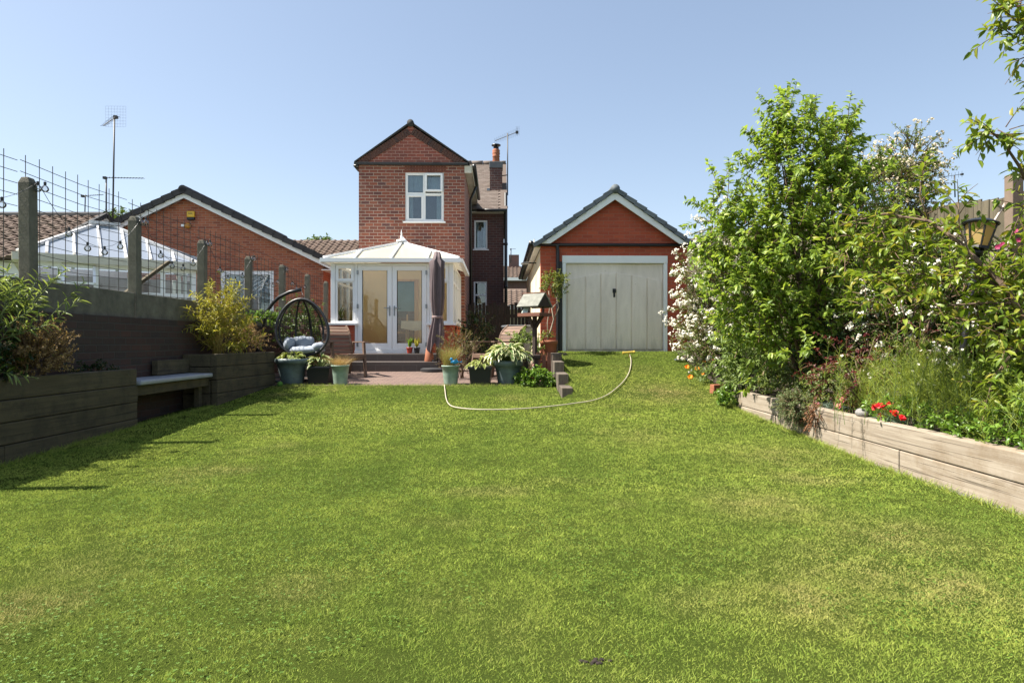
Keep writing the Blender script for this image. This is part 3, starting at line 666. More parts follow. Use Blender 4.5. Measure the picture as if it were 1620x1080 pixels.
# inside
PLASTER = plain('warm_plaster', (.72,.55,.30), .9, var=.05)
OAK = wood('oak', (.42,.23,.09), (.55,.33,.15), (20, 20, 2), .5, .1)
m = MB(); m.wall(-hw+.1, hw-.1, zf-.02, rz0+.2, D-.06, [(-.44, .24, zf-.01, 2.80)], .05); m.build('inner_wall', PLASTER, C)
m = MB(); m.box(-.47, -.43, D-.10, D-.0, zf, 2.84); m.box(.13, .24, D-.10, D, zf, 2.84); m.box(-.43, .13, D-.10, D, 2.78, 2.84); m.build('inner_door_frame', OAK, C)
m = MB(); m.box(-.43, .13, D-.04, D-.015, 1.95, 2.78); m.build('inner_panel', plain('teal_panel', (.10,.20,.24), .8), C)  # plain teal board across the upper doorway
m = MB(); m.box(-.43, .13, D-.035, D-.015, zf, 1.95); m.build('inner_brick', DARK_BRICK, C)
m = MB(); m.box(-hw+.07, hw-.07, .09, D, zf-.06, zf-.005); m.build('floor', wood('floor_boards', (.36,.20,.09), (.48,.29,.14), (2, 25, 25), .4, .1), C)
cx0 = C.location.x; 
T = thing('dining_table', 'wooden dining table under a pale cloth inside the conservatory behind the right door', 'table', (cx0+.52, CY+1.25, zf), .02)
m = MB()
for a in (-.32, .32):
    for b in (-.38, .38): m.box(a-.035, a+.035, b-.035, b+.035, 0, .70)
build_split(m, 'leg', OAK, T); MB().box(-.42, .42, -.48, .48, .70, .735).build('tabletop', OAK, T)
m = MB(); m.box(-.44, .44, -.5, .5, .737, .745); m.add([(-.44,-.5,.74),(.44,-.5,.74),(.45,-.51,.5),(.2,-.52,.55),(-.1,-.51,.5),(-.45,-.51,.56)], [(0,5,4,3,2,1)]); m.add([(-.44,-.5,.74),(-.44,.5,.74),(-.46,.5,.5),(-.47,0,.57),(-.45,-.51,.56)], [(0,1,2,3,4)])
tag(m.build('tablecloth', plain('cream_cloth', (.72,.66,.52), .9), None), 'pale cloth draped over the dining table inside the conservatory', 'tablecloth').location = T.location
Ch = thing('dining_chair', 'wooden dining chair with dark back rail beside the cloth covered table in the conservatory', 'chair', (cx0-.02, CY+1.15, zf), .25)
m = MB()
for a in (-.2, .2): m.box(a-.02, a+.02, -.22, -.18, 0, .44)
build_split(m, 'leg', OAK, Ch)
for a in (-.2, .2): MB().bar((a, .2, 0), (a, .2, .45), .04, .04).bar((a, .2, .45), (a, .3, .98), .04, .04).build('leg', OAK, Ch)
MB().box(-.23, .23, -.23, .23, .44, .48).build('seat', OAK, Ch, bevel=.01); MB().box(-.22, .22, .27, .31, .86, 1.02).box(-.2, .2, .24, .26, .66, .74).build('backrest', DARKWOOD, Ch, bevel=.01)
sp0 = Vector((X(535), .16, 0)); sv = thing('sill_plant', 'small upright potted plant inside the left conservatory window', 'plant', C.matrix_world @ Vector((0, 0, 0)))
sv.location = (C.location.x+X(536), CY+.22, 1.52); MB().lathe([(.05, 0), (.075, .12), (.07, .12), (.0, .11)], (0, 0, 0), 14).build('pot', BLACK, sv, smooth=True); _d = rdir(10, 1.6, None, .8); leaves('foliage', np.tile([[0, 0, .1]], (10, 1)), _d, np.cross(_d, rng.normal(size=(10, 3))), rng.uniform(.18, .36, 10), .035, leaf('sill_leaf', (.10,.16,.03), (.2,.26,.06)), sv)
MB().box(-hw+.1, -.87, .09, .34, 1.485, 1.515).build('window_board', UPVC, C)
# steps
m = MB(); m.box(X(556), X(699), -1.0, -.5, .40, .655); tag(m.build('doorstep', STEP_BRICK, None, bevel=.012), 'lower broad brick step below the french doors, level with the parasol base', 'step')
d1 = bpy.data.objects['doorstep']; d1.location = C.location; d1.rotation_euler = (0, 0, .02)
m = MB(); m.box(X(560), X(697), -.5, -.0, .40, .825); d2 = tag(m.build('doorstep', STEP_BRICK, None, bevel=.012), 'upper brick step directly under the french doors, with two small plant pots on it', 'step')
d2.location = C.location; d2.rotation_euler = (0, 0, .02)

# ------------------------------------------------------------------ garage
GY = 13.5; k = GY/F; pc = 971
X = lambda px: (px-pc)*k
Z = lambda py: EYE+(540-py)*k
G = thing('garage', 'detached red brick garage with white double door and grey tiled gable roof', 'garage', ((pc-810)*k, GY, 0), .02)
gl, gr, ge = X(855), X(1088), Z(388); dx0, dx1, dz = X(889.5), X(1056), Z(404.5); GL = 7.2
mb = MB(); mb.wall(gl, gr, .5, ge, 0, [(dx0, dx1, .5, dz)], .1); mb.quad((gr, 0, .5), (gr, GL, .5), (gr, GL, ge), (gr, 0, ge))
mb.prism([(gl, -.002, ge), (gr, -.002, ge), (0, -.002, Z(313))], (0, .1, 0)); mb.box(gl, gl+.1, 0.001, .12, .5, ge-.01); mb.build('wall', GARAGE_BRICK, G)
mb = MB(); mb.box(gl+.012, gl+.1, .12, GL, .4, ge-.05)
mb.box(gl+.1, gr, GL-.1, GL, .4, ge); mb.build('rendered_side_wall', RENDER, G)
mb = MB(); mb.box(gl-.002, gl+.011, 2.2, 2.75, 1.6, 2.6); mb.box(gl-.004, gl+.011, .5, .62, 1.9, 2.5); build_split(mb, 'side_window', UPVC, G)
bo = Z(306); bs_ = .705
mb = MB()
for s in (-1, 1):
    xe = 1.555*s; mb.prism([(0, -.16, bo), (xe, -.16, bo-bs_*1.555), (xe*.88, -.16, bo-bs_*1.555), (0, -.16, bo-.165)], (0, .03, 0))
mb.build('bargeboard', WHITEPAINT, G, bevel=.004)
mb = MB(); mb.box(gl-.13, gl, -.0, GL, ge-.05, ge-.02); mb.box(gl-.14, gl-.125, -.1, GL, ge-.03, ge+.12); mb.box(gr, gr+.13, 0, GL, ge-.05, ge-.02); build_split(mb, 'soffit', WHITEPAINT, G)
mb = MB(); nc = 8
for s in (-1, 1):
    a = Vector((0, 0, bo+.035)); e = Vector((s*1.70, 0, bo+.035-.705*1.70)); L = (e-a).length; uv_ = (a-e).normalized()
    tiles(mb, (e.x, -.12, e.z) if s > 0 else (e.x, GL, e.z), (0, 1 if s > 0 else -1, 0), uv_, 24, nc, (GL+.12)/24, L/nc, tk=.035, flat=False, wave=.012)
    for j in range(nc):
        p0 = e+uv_*(j*L/nc); p1 = e+uv_*((j+1)*L/nc*1.0+.02)
        n_ = Vector((-uv_.z, 0, uv_.x)); n_ = n_ if n_.z > 0 else -n_
        mb.bar(p0+n_*.034+Vector((0, -.15, 0)), p1+n_*.006+Vector((0, -.15, 0)), .11, .085, n_)
mb.box(-.001, .001, 0, .01, bo, bo+.01); rf = mb.build('roof', SLATE, G)
mb = MB()
for i in range(16): mb.tube([(0, -.21+i*.46, bo+.055), (0, -.21+i*.46+.45, bo+.055)], [.095, .10], 12)
mb.build('ridge_tiles', SLATE, G, smooth=True)
mb = MB(); mb.tube([(gl-.18, -.06, ge+.0), (gr+.20, -.06, ge+.0)], .035, 8); mb.tube([(gl-.2, -.1, ge+.02), (gl-.2, GL, ge+.02)], .06, 8); mb.tube([(gr+.2, -.1, ge+.02), (gr+.2, GL, ge+.02)], .06, 8)
build_split(mb, 'gutter', BLACK, G, smooth=True)
mb = MB(); mb.tube([(X(881), -.06, ge), (X(882), -.05, ge-.15), (X(882), -.05, .7)], .038, 8); mb.box(X(885), X(889), -.03, .0, .6, ge-.35); build_split(mb, 'downpipe', BLACK, G)  # box beside the round pipe is a separate flat dark strip
mb = MB(); mb.box(dx0, dx0+.075, -.02, .09, .6, dz-.16); mb.box(dx1-.075, dx1, -.02, .09, .6, dz-.16); mb.box(dx0-.004, dx1+.004, -.025, .09, dz-.16, dz); mb.build('door_frame', WHITEPAINT, G, bevel=.005)
a0, a1 = dx0+.085, dx1-.085; zb = .88; zt2 = dz-.165
mb = MB(); mb.box(a0, a1, .045, .085, zb, zt2)
edges = [a0+.02, X(926.5), X(950.8), X(975.3), X(999.8), X(1024.5), a1-.02]
for i, (p, q) in enumerate(zip(edges, edges[1:])):
    h = [2.42, 2.50, 2.55, 2.56, 2.52, 2.46, 2.38]; zl, zr = h[i]+.0, h[i+1]
    mb.prism([(p+.013, .022, zb+.05), (q-.013, .022, zb+.05), (q-.013, .022, zr), (p+.013, .022, zl)], (0, .023, 0))
dr = mb.build('garage_door', OFFWHITE, G, bevel=.006)
hx = X(972); MB().box(hx-.035, hx+.035, .0, .03, Z(463)-.0, Z(458)+.02).box(hx-.02, hx+.02, .012, .03, Z(470), Z(463)).build('handle', BLACK, dr, bevel=.004)
f = thing('floodlight', 'small grey floodlight fixed high on the cream side wall of the garage', 'floodlight', P(836, 416, 15.3))
MB().bar((.0, 0, 0), (-.17, -.05, -.02), .12, .05).build('lamp_head', STEEL, f, bevel=.01); MB().bar((0, 0, 0), (.25, 0, 0), .03, .03).build('bracket', BLACK, f)

# ------------------------------------------------------------------ shade-dark gate, bins, distant houses between house and garage
m = MB()
for i in range(18):
    x = -1.3+i*.105; m.box(x, x+.095, 0, .02, .5, 2.2+.05*math.sin(i*2.1))
fg = thing('side_gate', 'timber fence toned dark for the shaded gap between brick house and garage', 'fence', (0, 18.6, 0)); m.build('boards', plain('shaded_gate_wood', (.018,.013,.011), .85), fg)  # deep shade of the gap is put into the near-black board colour
MB().box(-1.3, .6, .02, .06, .9, 1.0).box(-1.3, .6, .02, .06, 1.8, 1.9).build('rail', DARKWOOD, fg)
b = thing('wheelie_bin', 'dark grey wheelie bin standing in the shade behind the bird table', 'bin', (.12, 14.5, .47), .3)
m = MB(); m.add([(-.22,-.25,.05),(.22,-.25,.05),(.22,.25,.05),(-.22,.25,.05),(-.28,-.32,.95),(.28,-.32,.95),(.28,.32,.95),(-.28,.32,.95)], [(0,3,2,1),(4,5,6,7),(0,1,5,4),(1,2,6,5),(2,3,7,6),(3,0,4,7)]); m.build('bin_body', plain('grey_plastic', (.11,.12,.13), .5), b, bevel=.02)
MB().box(-.30, .30, -.35, .33, .95, 1.0).bar((-.25, .37, .93), (.25, .37, .93), .03, .03).build('lid', plain('grey_plastic_lid', (.13,.14,.15), .5), b, bevel=.02)
for s in (-.22, .22): MB().tube([(s-.03, .27, .1), (s+.03, .27, .1)], .1, 14).build('wheel', BLACK, b)
def farhouse(name, label, x0, x1, Y, zw, zr, dp, wins, chim=None, col=None):
    o = thing(name, label, 'house', ((x0+x1)/2, Y, 0)); h = (x1-x0)/2
    m = MB(); m.wall(-h, h, 0, zw, 0, []); m.quad((-h, dp, 0), (-h, 0, 0), (-h, 0, zw), (-h, dp, zw)).quad((h, 0, 0), (h, dp, 0), (h, dp, zw), (h, 0, zw)).quad((h, 0, zw), (h, dp, zw), (h, dp/2, zr)).quad((-h, dp, zw), (-h, 0, zw), (-h, dp/2, zr)); m.build('wall', col or DARK_BRICK, o)
    m = MB(); m.quad((-h-.2, -.3, zw-.1), (h+.2, -.3, zw-.1), (h+.2, dp/2, zr), (-h-.2, dp/2, zr)); L = Vector((0, dp/2+.3, zr-zw+.1)).length; tiles(m, (-h-.2, -.3, zw-.09), (1, 0, 0), Vector((0, dp/2+.3, zr-zw+.1)).normalized(), int((2*h+.4)/.3), int(L/.32), .3, .32, wave=.05, tk=.03)
    m.quad((-h-.2, dp+.3, zw-.1), (-h-.2, dp/2, zr), (h+.2, dp/2, zr), (h+.2, dp+.3, zw-.1)); m.build('roof', BROWN_TILE, o)
    MB().box(-h-.2, h+.2, -.36, -.3, zw-.3, zw-.08).build('fascia', WHITEPAINT, o)
    for a, b_, c, d in wins: window('window', o, a, b_, c, d, -.03, [], .1, back=False, sill=False)
    if chim: MB().box(chim-.5, chim+.3, dp/2-.4, dp/2+.3, zr-.4, zr+.9).build('chimney', DARK_BRICK, o)
    return o
farhouse('distant_house', 'distant dark brick house with brown roof and chimney seen between house and garage', -1.5, 2.6, 46, 5.8, 7.0, 8, [(1.9, 2.6, 4.3, 5.4)], -.3)
farhouse('low_building', 'low distant building with brown roof seen over the dark gate', -2.2, 2.6, 34, 3.1, 4.1, 4, [], None, RENDER)

# ------------------------------------------------------------------ neighbours on the left
BY = 19.5; k = BY/F; pc = 296
X = lambda px: (px-pc)*k
Z = lambda py: EYE+(540-py)*k
B = thing('brick_bungalow', 'orange brick bungalow gable with white bargeboards and yellow alarm box behind the mesh fence', 'bungalow', ((pc-810)*k, BY, 0), .02)
hb = X(514)-.08; zE = Z(417); zA = Z(313); slp = (zA-zE)/hb; BL = 9
w1, w2 = X(348), X(432)
mb = MB(); mb.wall(-hb, hb, .3, zE, 0, [(w1, w2, .9, Z(428))]); mb.prism([(-hb, -.001, zE), (hb, -.001, zE), (0, -.001, zA)], (0, .1, 0)); mb.quad((hb, 0, .3), (hb, BL, .3), (hb, BL, zE), (hb, 0, zE)).quad((-hb, BL, .3), (-hb, 0, .3), (-hb, 0, zE), (-hb, BL, zE)); mb.build('wall', BUNG_BRICK, B)
window('window', B, w1, w2, 1.0, Z(428), .02, [('v', (w1+w2)/2-.05, 1.1, Z(428)-.1)], .12, curt=[(w1+.2, (w1+w2)/2-.2, 1.0, 3.2), ((w1+w2)/2+.1, w2-.05, 1.0, 3.2)])
mb = MB(); ov = .32
for s in (-1, 1):
    xe = s*(hb+ov); ze_ = zE-slp*ov+.12; za_ = zA+.12
    mb.prism([(0, -.22, za_), (xe, -.22, ze_), (xe, -.22, ze_-.17), (0, -.22, za_-.17)], (0, .03, 0)); mb.quad((0, -.19, za_-.03), (xe, -.19, ze_-.03), (xe, 0, ze_-.03), (0, 0, za_-.03))
mb.box(hb, hb+ov, -.2, BL, zE-slp*ov-.06, zE-slp*ov-.03); mb.build('bargeboard', WHITEPAINT, B)
mb = MB(); m2 = MB()
for s in (-1, 1):
    a = Vector((0, 0, zA+.17)); e = Vector((s*(hb+ov+.1), 0, zA+.17-slp*(hb+ov+.1))); L = (e-a).length; u_ = (a-e).normalized(); n_ = Vector((-u_.z, 0, u_.x)); n_ = n_ if n_.z > 0 else -n_
    ny = 15; tiles(mb, (e.x, -.2, e.z) if s > 0 else (e.x, BL, e.z), (0, 1 if s > 0 else -1, 0), u_, 30, ny, (BL+.2)/30, L/ny, wave=.035, tk=.04)
    for j in range(ny):
        p0 = e+u_*(j*L/ny); p1 = e+u_*((j+1)*L/ny+.03); m2.bar(p0+n_*.03+Vector((0, -.22, 0)), p1+n_*.0+Vector((0, -.22, 0)), .16, .17, n_)
mb.build('roof', BROWN_TILE, B)
for i in range(20): m2.tube([(0, -.3+i*.46, zA+.2), (0, -.3+i*.46+.45, zA+.2)], [.13, .135], 12)
m2.box(hb+ov+.05, hb+ov+.16, -.2, BL, zE-slp*ov-.02, zE-slp*ov+.06); m2.build('verge_tiles', VERGE, B)
al = thing('alarm_box', 'yellow and black burglar alarm box high on the orange brick bungalow gable', 'alarm box', P(301.5, 341, BY-.06))
k2 = .0195; MB().box(-6*k2, 6*k2, -.02, .06, -2.5*k2, 7*k2).build('alarm_case', plain('alarm_yellow', (.75,.47,.04), .5), al, bevel=.02); MB().box(-6*k2, 6*k2, -.018, .06, -7*k2, -2.6*k2).build('alarm_base', BLACK, al, bevel=.02)
mm = MB()
for i in range(3): mm.box((-3+2.1*i)*k2, (-1.3+2.1*i)*k2, -.0235, -.019, 2.6*k2, 3.8*k2)
mm.build('lettering', DARKMETAL, al)
al2 = thing('wall_lamp', 'small amber lamp below the alarm box on the bungalow gable', 'lamp', P(297, 357, BY-.05)); MB().ball((0, 0, 0), (.1, .07, .09)).build('lamp_shade', plain('amber', (.5,.22,.03), .4), al2, smooth=True); MB().box(-.2, -.1, -.02, .03, -.03, .04).build('lamp_mount', WHITEPAINT, al2)
lh = thing('tiled_bungalow', 'low bungalow with brown pantile roof at far left beyond the mesh fence', 'bungalow', (-15.4, 15.2, 0))
m = MB(); ez2, rz2 = 3.08, 4.66; h2 = 3.8
uu = Vector((0, 2.9, rz2-ez2)); tiles(m, (-h2-2, -.1, ez2), (1, 0, 0), uu.normalized(), 32, 11, .3, uu.length/11, wave=.045, tk=.04); m.quad((-h2-2, -.1, ez2-.02), (h2, -.1, ez2-.02), (h2, 2.8, rz2-.02), (-h2-2, 2.8, rz2-.02)).quad((-h2-2, 2.8, rz2-.02), (h2, 2.8, rz2-.02), (h2, 5.8, ez2), (-h2-2, 5.8, ez2)); m.build('roof', BROWN_TILE, lh)
m = MB(); m.tube([(-h2-2, 2.8, rz2+.02), (h2, 2.8, rz2+.02)], .11, 10); m.bar((h2+.03, -.15, ez2+.02), (h2+.03, 2.8, rz2+.04), .12, .12); m.bar((h2+.03, 2.8, rz2+.04), (h2+.03, 5.8, ez2+.04), .12, .12); m.build('verge_tiles', VERGE, lh)
m = MB(); m.bar((h2+.02, -.1, ez2-.14), (h2+.02, 2.8, rz2-.12), .04, .18); m.bar((h2+.02, 2.8, rz2-.12), (h2+.02, 5.8, ez2-.12), .04, .18); m.build('bargeboard', WHITEPAINT, lh)
m = MB(); m.wall(-h2-2, h2-.25, .3, ez2, .25, [(-1.5, .5, 1.2, 2.5)]); m.quad((h2-.25, .25, .3), (h2-.25, 5.5, .3), (h2-.25, 5.5, ez2), (h2-.25, 2.8, rz2-.1), (h2-.25, .25, ez2)); m.build('wall', WHITEPAINT, lh)
window('window', lh, -1.5, .5, 1.2, 2.5, .27, [('v', -.5, 1.27, 2.43)], .07)
farhouse('roof_terrace_bungalow', 'far bungalow with wide brown pantile roof left of the brick house', -11.5, -4.2, 25.6, 4.25, 5.63, 5.4, [], None, BUNG_BRICK).name = 'far_bungalow'
# neighbour's conservatory, turned a little towards us
A_, B_ = P(28, 399, 12.4), P(312, 417.5, 14.25); ang = math.atan2(B_.y-A_.y, B_.x-A_.x); Ln = math.hypot(B_.x-A_.x, B_.y-A_.y)
N_ = thing('glass_roofed_conservatory', 'neighbouring white conservatory with hipped clear roof seen through the wire mesh', 'conservatory', (A_.x, A_.y, 0), ang)
zz = 2.86; dp = 3.0; az_ = 3.76; ax0, ax1 = Ln*.42, Ln*.52; ay = 1.55
corners = [(0, 0), (Ln, 0), (Ln, dp), (0, dp)]
m = MB(); m.quad((0,0,zz),(Ln,0,zz),(ax1,ay,az_),(ax0,ay,az_)).quad((Ln,0,zz),(Ln,dp,zz),(ax1,ay,az_)).quad((Ln,dp,zz),(0,dp,zz),(ax0,ay,az_),(ax1,ay,az_)).quad((0,dp,zz),(0,0,zz),(ax0,ay,az_)); m.build('roof', clearplastic('blue_polycarbonate', (.36,.41,.50), .35), N_)
m = MB()
for c_ in corners: m.bar((c_[0], c_[1], zz+.02), (ax0 if c_[0] == 0 else ax1, ay, az_+.02), .08, .06)
for i in range(1, 7):
    x = Ln*i/7
    for yb in (0, dp):
        tx = min(max(x, ax0), ax1); f_ = 1.0
        if x < ax0: f_ = x/ax0; 
        elif x > ax1: f_ = (Ln-x)/(Ln-ax1)
        m.bar((x, yb, zz+.02), (x+(0), yb+(ay-yb)*f_, zz+(az_-zz)*f_+.02), .05, .05)
for i in range(1, 5):
    y = dp*i/5
    for xb, xa in ((0, ax0), (Ln, ax1)):
        f_ = y/ay if y < ay else (dp-y)/(dp-ay); m.bar((xb, y, zz+.02), (xb+(xa-xb)*f_, y, zz+(az_-zz)*f_+.02), .05, .05)
m.bar((ax0-.15, ay, az_+.05), (ax1+.15, ay, az_+.05), .2, .06); m.build('glazing_bars', plain('grey_white_bars', (.58,.58,.58), .4), N_)
m = MB(); m.box(-.08, Ln+.08, -.1, .02, zz-.16, zz-.0); m.box(Ln-.02, Ln+.1, .02, dp, zz-.16, zz); m.box(-.1, .02, .02, dp, zz-.16, zz); m.build('gutter', SOFFIT, N_)
m = MB()
for i in range(6):
    x = .06+(Ln-.12)*i/5; m.box(x-.045, x+.045, .05, .12, .9, zz-.16)
for z in (.98, 2.12, zz-.2):
    for i in range(5): m.box(.06+(Ln-.12)*i/5+.045, .06+(Ln-.12)*(i+1)/5-.045, .053, .117, z-.04, z+.04)
for i in range(4):
    y = .12+(dp-.2)*i/3; m.box(Ln-.12, Ln-.05, y+.01, y+.09, .9, zz-.16)
m.build('frame', UPVC, N_); m = MB(); m.prism([(Ln+.16, .25, zz+.12), (Ln*.6, ay+.25, az_-.05), (Ln*.6, ay+.25, az_-.38), (Ln+.16, .25, zz-.12)], (.06, .08, 0)); m.build('slate_flashing', plain('blue_slate', (.10,.12,.15), .8, var=.3), N_); m = MB(); m.quad((.1, .085, .9), (Ln-.1, .085, .9), (Ln-.1, .085, 2.7), (.1, .085, 2.7)).quad((Ln-.085, .1, .9), (Ln-.085, dp, .9), (Ln-.085, dp, 2.7), (Ln-.085, .1, 2.7)); m.build('pane', GLASS, N_)
m = MB(); m.quad((.1, dp, .3), (Ln-.1, dp, .3), (Ln-.1, dp, 2.7), (.1, dp, 2.7)); m.build('inner_wall', plain('lilac_plaster', (.28,.24,.25), .9), N_)
m = MB(); m.box(.05, Ln-.05, .06, .16, .2, .9); m.box(Ln-.16, Ln-.05, .16, dp, .2, .9); m.build('dwarf_wall', BUNG_BRICK, N_)
x0 = .06+(Ln-.12)/5; m = MB(); bl = [(x0+.05, .05, 2.70), (2*x0-.1, .05, 2.70), (2*x0-.1, -.22, 2.28), (x0+.05, -.22, 2.28)]
for i in range(4): m.bar(bl[i], bl[(i+1) % 4], .05, .05)
m.build('opening_light', UPVC, N_)
# aerials on the left
yagi('tall_aerial', 'tall mast at left with downturned aerial and grid reflector above the hipped conservatory roof', P(178, 372, 19), P(181, 186, 19), .024, P(163.5, 199, 18.4), P(183, 185, 19), 9, .25, reflector)
yagi('low_aerial', 'short mast with long level aerial beside the tall reflector mast', P(168, 370, 21), P(168, 280, 21), .025, P(227, 282, 21), P(166, 281, 21), 14, .2)
yagi('small_aerial', 'faint small aerial left of the two taller masts beyond the mesh fence', P(134, 344, 24), P(135, 308, 24), .02, P(163, 308, 24), P(131, 310, 24), 10, .16)
yagi('roof_aerial', 'ribbed aerial showing above the timber fence at right', P(1511, 312, 30), P(1510, 277, 30), .03, P(1484, 281, 30), P(1522, 275.5, 30), 8, .3, vert=True)
yagi('thin_aerial', 'thin distant aerial above the far chimney between house and garage', P(808, 416, 46), P(808.5, 393, 46), .035, P(816, 393.5, 46), P(808, 394, 46), 5, .3)
# ------------------------------------------------------------------ left boundary: wall, posts, wire mesh, lights
def fx(Y): return -4.86-.02*Y
ZW = 1.74
t = NT('garden_brick_local')
gw_ = thing('garden_wall', 'dark brick boundary wall topped with mossy concrete boards along the left side', 'wall', (fx(0), 0, 0), .02)
MB().box(-.13, .10, 0, 18.6, -.1, 1.41).build('brickwork', WALL_BRICK, gw_)
POSTY = [4.63, 6.53, 8.43, 10.33, 12.23, 14.12, 16.0, 17.7]
prev = 0
for y in POSTY+[18.6]:
    MB().box(-.035, .035, prev+.065, y-.065, 1.41, ZW-.006+.012*random.random()).build('gravel_board', CONCRETE, gw_, bevel=.008); prev = y
m = MB(); m.add([(-.06,-.06,0),(.06,-.06,0),(.06,.06,0),(-.06,.06,0),(-.06,-.06,1.32),(.06,-.06,1.32),(.06,.06,1.32),(-.06,.06,1.32),(-.035,-.045,1.38),(.035,-.045,1.38),(.035,.045,1.38),(-.035,.045,1.38)],
  [(0,1,5,4),(1,2,6,5),(2,3,7,6),(3,0,4,7),(4,5,9,8),(5,6,10,9),(6,7,11,10),(7,4,8,11),(8,9,10,11)])
PL = ['concrete post nearest the camera, beyond the left picture edge', 'tall weathered concrete post rising behind the long leaved shrub at far left', 'concrete post with a wooden prop leaning on it', 'concrete post rising behind the golden bamboo',
      'concrete post in front of the bungalow window', 'concrete post behind the curved arm of the egg chair stand', 'concrete post above the top of the egg chair', 'smallest concrete post beside the white conservatory corner']
for i, y in enumerate(POSTY):
    if i == 0: po = p0 = m.build('fence_post', CONCRETE, None, bevel=.008)
    else: po = p0.copy(); COL.objects.link(po)
    po.location = (fx(y), y, 1.40+[0, .01, -.02, -.03, -.04, .03, .02, 0][i]); po.rotation_euler = (random.uniform(-.01, .01), random.uniform(-.012, .012), .02)
    tag(po, PL[i], 'fence post', 'concrete fence posts on the garden wall')
RUST = plain('rusty_wire', (.075,.065,.055), .7, .3, var=.3)
ML = ['wire mesh bay with upright rods cut off at the left picture edge', 'wire mesh bay between the two tallest concrete posts', 'wire mesh bay with the wooden prop behind it', 'wire mesh bay above the golden bamboo', 'wire mesh bay in front of the bungalow window', 'wire mesh bay above the egg chair stand', 'wire mesh bay next to the white conservatory']
for i, (a, b) in enumerate(zip(POSTY, POSTY[1:])):
    m = MB(); r = .0038 if i < 2 else .0044; dz = [0, .02, .0, -.02, -.02, 0, 0][i]; y0, y1 = a-.02, b-.06
    def mp(y, z, o=.0): return (fx(y)-.075+o, y, z)
    sag = lambda y: .015*math.sin(y*3.1+i)
    for j in range(11):
        z = ZW+.03+j*.117+dz; m.tube([mp(y0, z+sag(y0)), mp((y0+y1)/2, z+sag((y0+y1)/2)), mp(y1, z+sag(y1))], r, 4, False)
    n_ = int((y1-y0)/.2); top = 2.945+dz if i < 4 else 2.78
    for j in range(n_+1):
        y = y0+.07+j*.2
        if y < y1: m.tube([mp(y, ZW-.05, .006), mp(y+random.uniform(-.01, .01), top+random.uniform(.05, .09), .006)], r, 4, False)
    tag(m.build('wire_mesh_panel', RUST), ML[i], 'wire mesh', 'rusty wire mesh bays on the garden wall')
# wooden prop behind the mesh
m = MB(); m.bar(P(190, 470, 9.9), P(267, 414, 10.6), .09, .05); tag(m.build('wooden_prop', SLEEPER_D, None, bevel=.005), 'slanting timber prop behind the mesh beside the second tall post', 'prop')
# festoon lights: a sagging cable with clear bulbs
fl = thing('festoon_lights', 'string of clear round bulbs sagging between the concrete post tops', 'string lights', (fx(6.5), 6.5, 2.75))
def cab(p, q, sag_, n=12): return [Vector(p).lerp(Vector(q), i/n)-Vector((0, 0, sag_*4*(i/n)*(1-i/n))) for i in range(n+1)]
tops = [Vector((fx(y)+.07, y+.03, 2.75)) for y in POSTY[:7]]; org = Vector(fl.location); m = MB(); bp = []
for i, (p, q) in enumerate(zip(tops, tops[1:])):
    c_ = cab(p-org, q-org, [.36, .52, .5, .5, .42, .35][i]); m.tube(c_, .0028, 4, False)
    bp += [c_[0]+Vector((0, .1, .02)), c_[0], c_[3], c_[5], c_[7], c_[9]]
m.build('cable', BLACK, fl)
BULB = glass('bulb_glass', (.93,.93,.93), 1.5)
mg = MB(); mg.lathe([(.001, -.099), (.019, -.096), (.034, -.080), (.037, -.062), (.030, -.043), (.014, -.028), (.012, -.026)], (0, 0, 0), 12); mc = MB(); mc.lathe([(.013, -.03), (.014, .006), (.006, .012), (.0, .012)], (0, 0, 0), 8)
for i, p in enumerate(bp[1:]):
    if i == 0: b0 = mg.build('bulb', BULB, fl, smooth=True); c0 = mc.build('bulb_cap', BLACK, b0); b_ = b0
    else:
        b_ = b0.copy(); COL.objects.link(b_); c_ = c0.copy(); COL.objects.link(c_); c_.parent = b_
    b_.location = p

# ------------------------------------------------------------------ left raised beds and bench
def sleepers(parent, x, y0, y1, tiers, mat, th=.10, splits=(), x1=None, seed=0):
    r = random.Random(seed); x1 = x if x1 is None else x1
    for k_, (za, zb) in enumerate(tiers):
        ys_ = [y0]+list(splits[k_] if splits else [])+[y1]
        for a, b in zip(ys_, ys_[1:]):
            o_ = r.uniform(-.008, .008); m = MB(); fa = x+(x1-x)*(a-y0)/(y1-y0); fb = x+(x1-x)*(b-y0)/(y1-y0)
            s = 1 if th > 0 else -1
            m.prism([(fa+o_, a+.004, za+.004), (fb+o_, b-.004, za+.004), (fb+o_-th, b-.004, za+.004), (fa+o_-th, a+.004, za+.004)], (0, 0, zb-za-.006))
            if s > 0:
                m.f = [f[::-1] for f in m.f]
            m.build('sleeper', mat, parent, bevel=.010)
rb1 = thing('raised_bed', 'near dark timber raised bed in shade along the left wall', 'raised bed', (0, 0, 0), 0, 'timber raised beds on the left')
T1 = [(-.05, .175), (.175, .375), (.375, .575), (.575, .775)]
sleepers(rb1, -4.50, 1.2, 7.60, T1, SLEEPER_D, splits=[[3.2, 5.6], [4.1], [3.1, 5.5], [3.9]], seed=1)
m = MB()
for a, b in T1: m.box(-4.88, -4.605, 7.50, 7.60, a+.004, b-.006)
build_split(m, 'sleeper', SLEEPER_D, rb1, bevel=.01)
rb2 = thing('raised_bed', 'far shade-dark timber raised bed holding golden bamboo beside the bench', 'raised bed', (0, 0, 0), 0, 'timber raised beds on the left')
T2 = [(.05, .32), (.32, .52), (.52, .72), (.72, .915)]
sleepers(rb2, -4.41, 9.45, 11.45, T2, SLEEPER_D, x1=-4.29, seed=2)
m = MB()
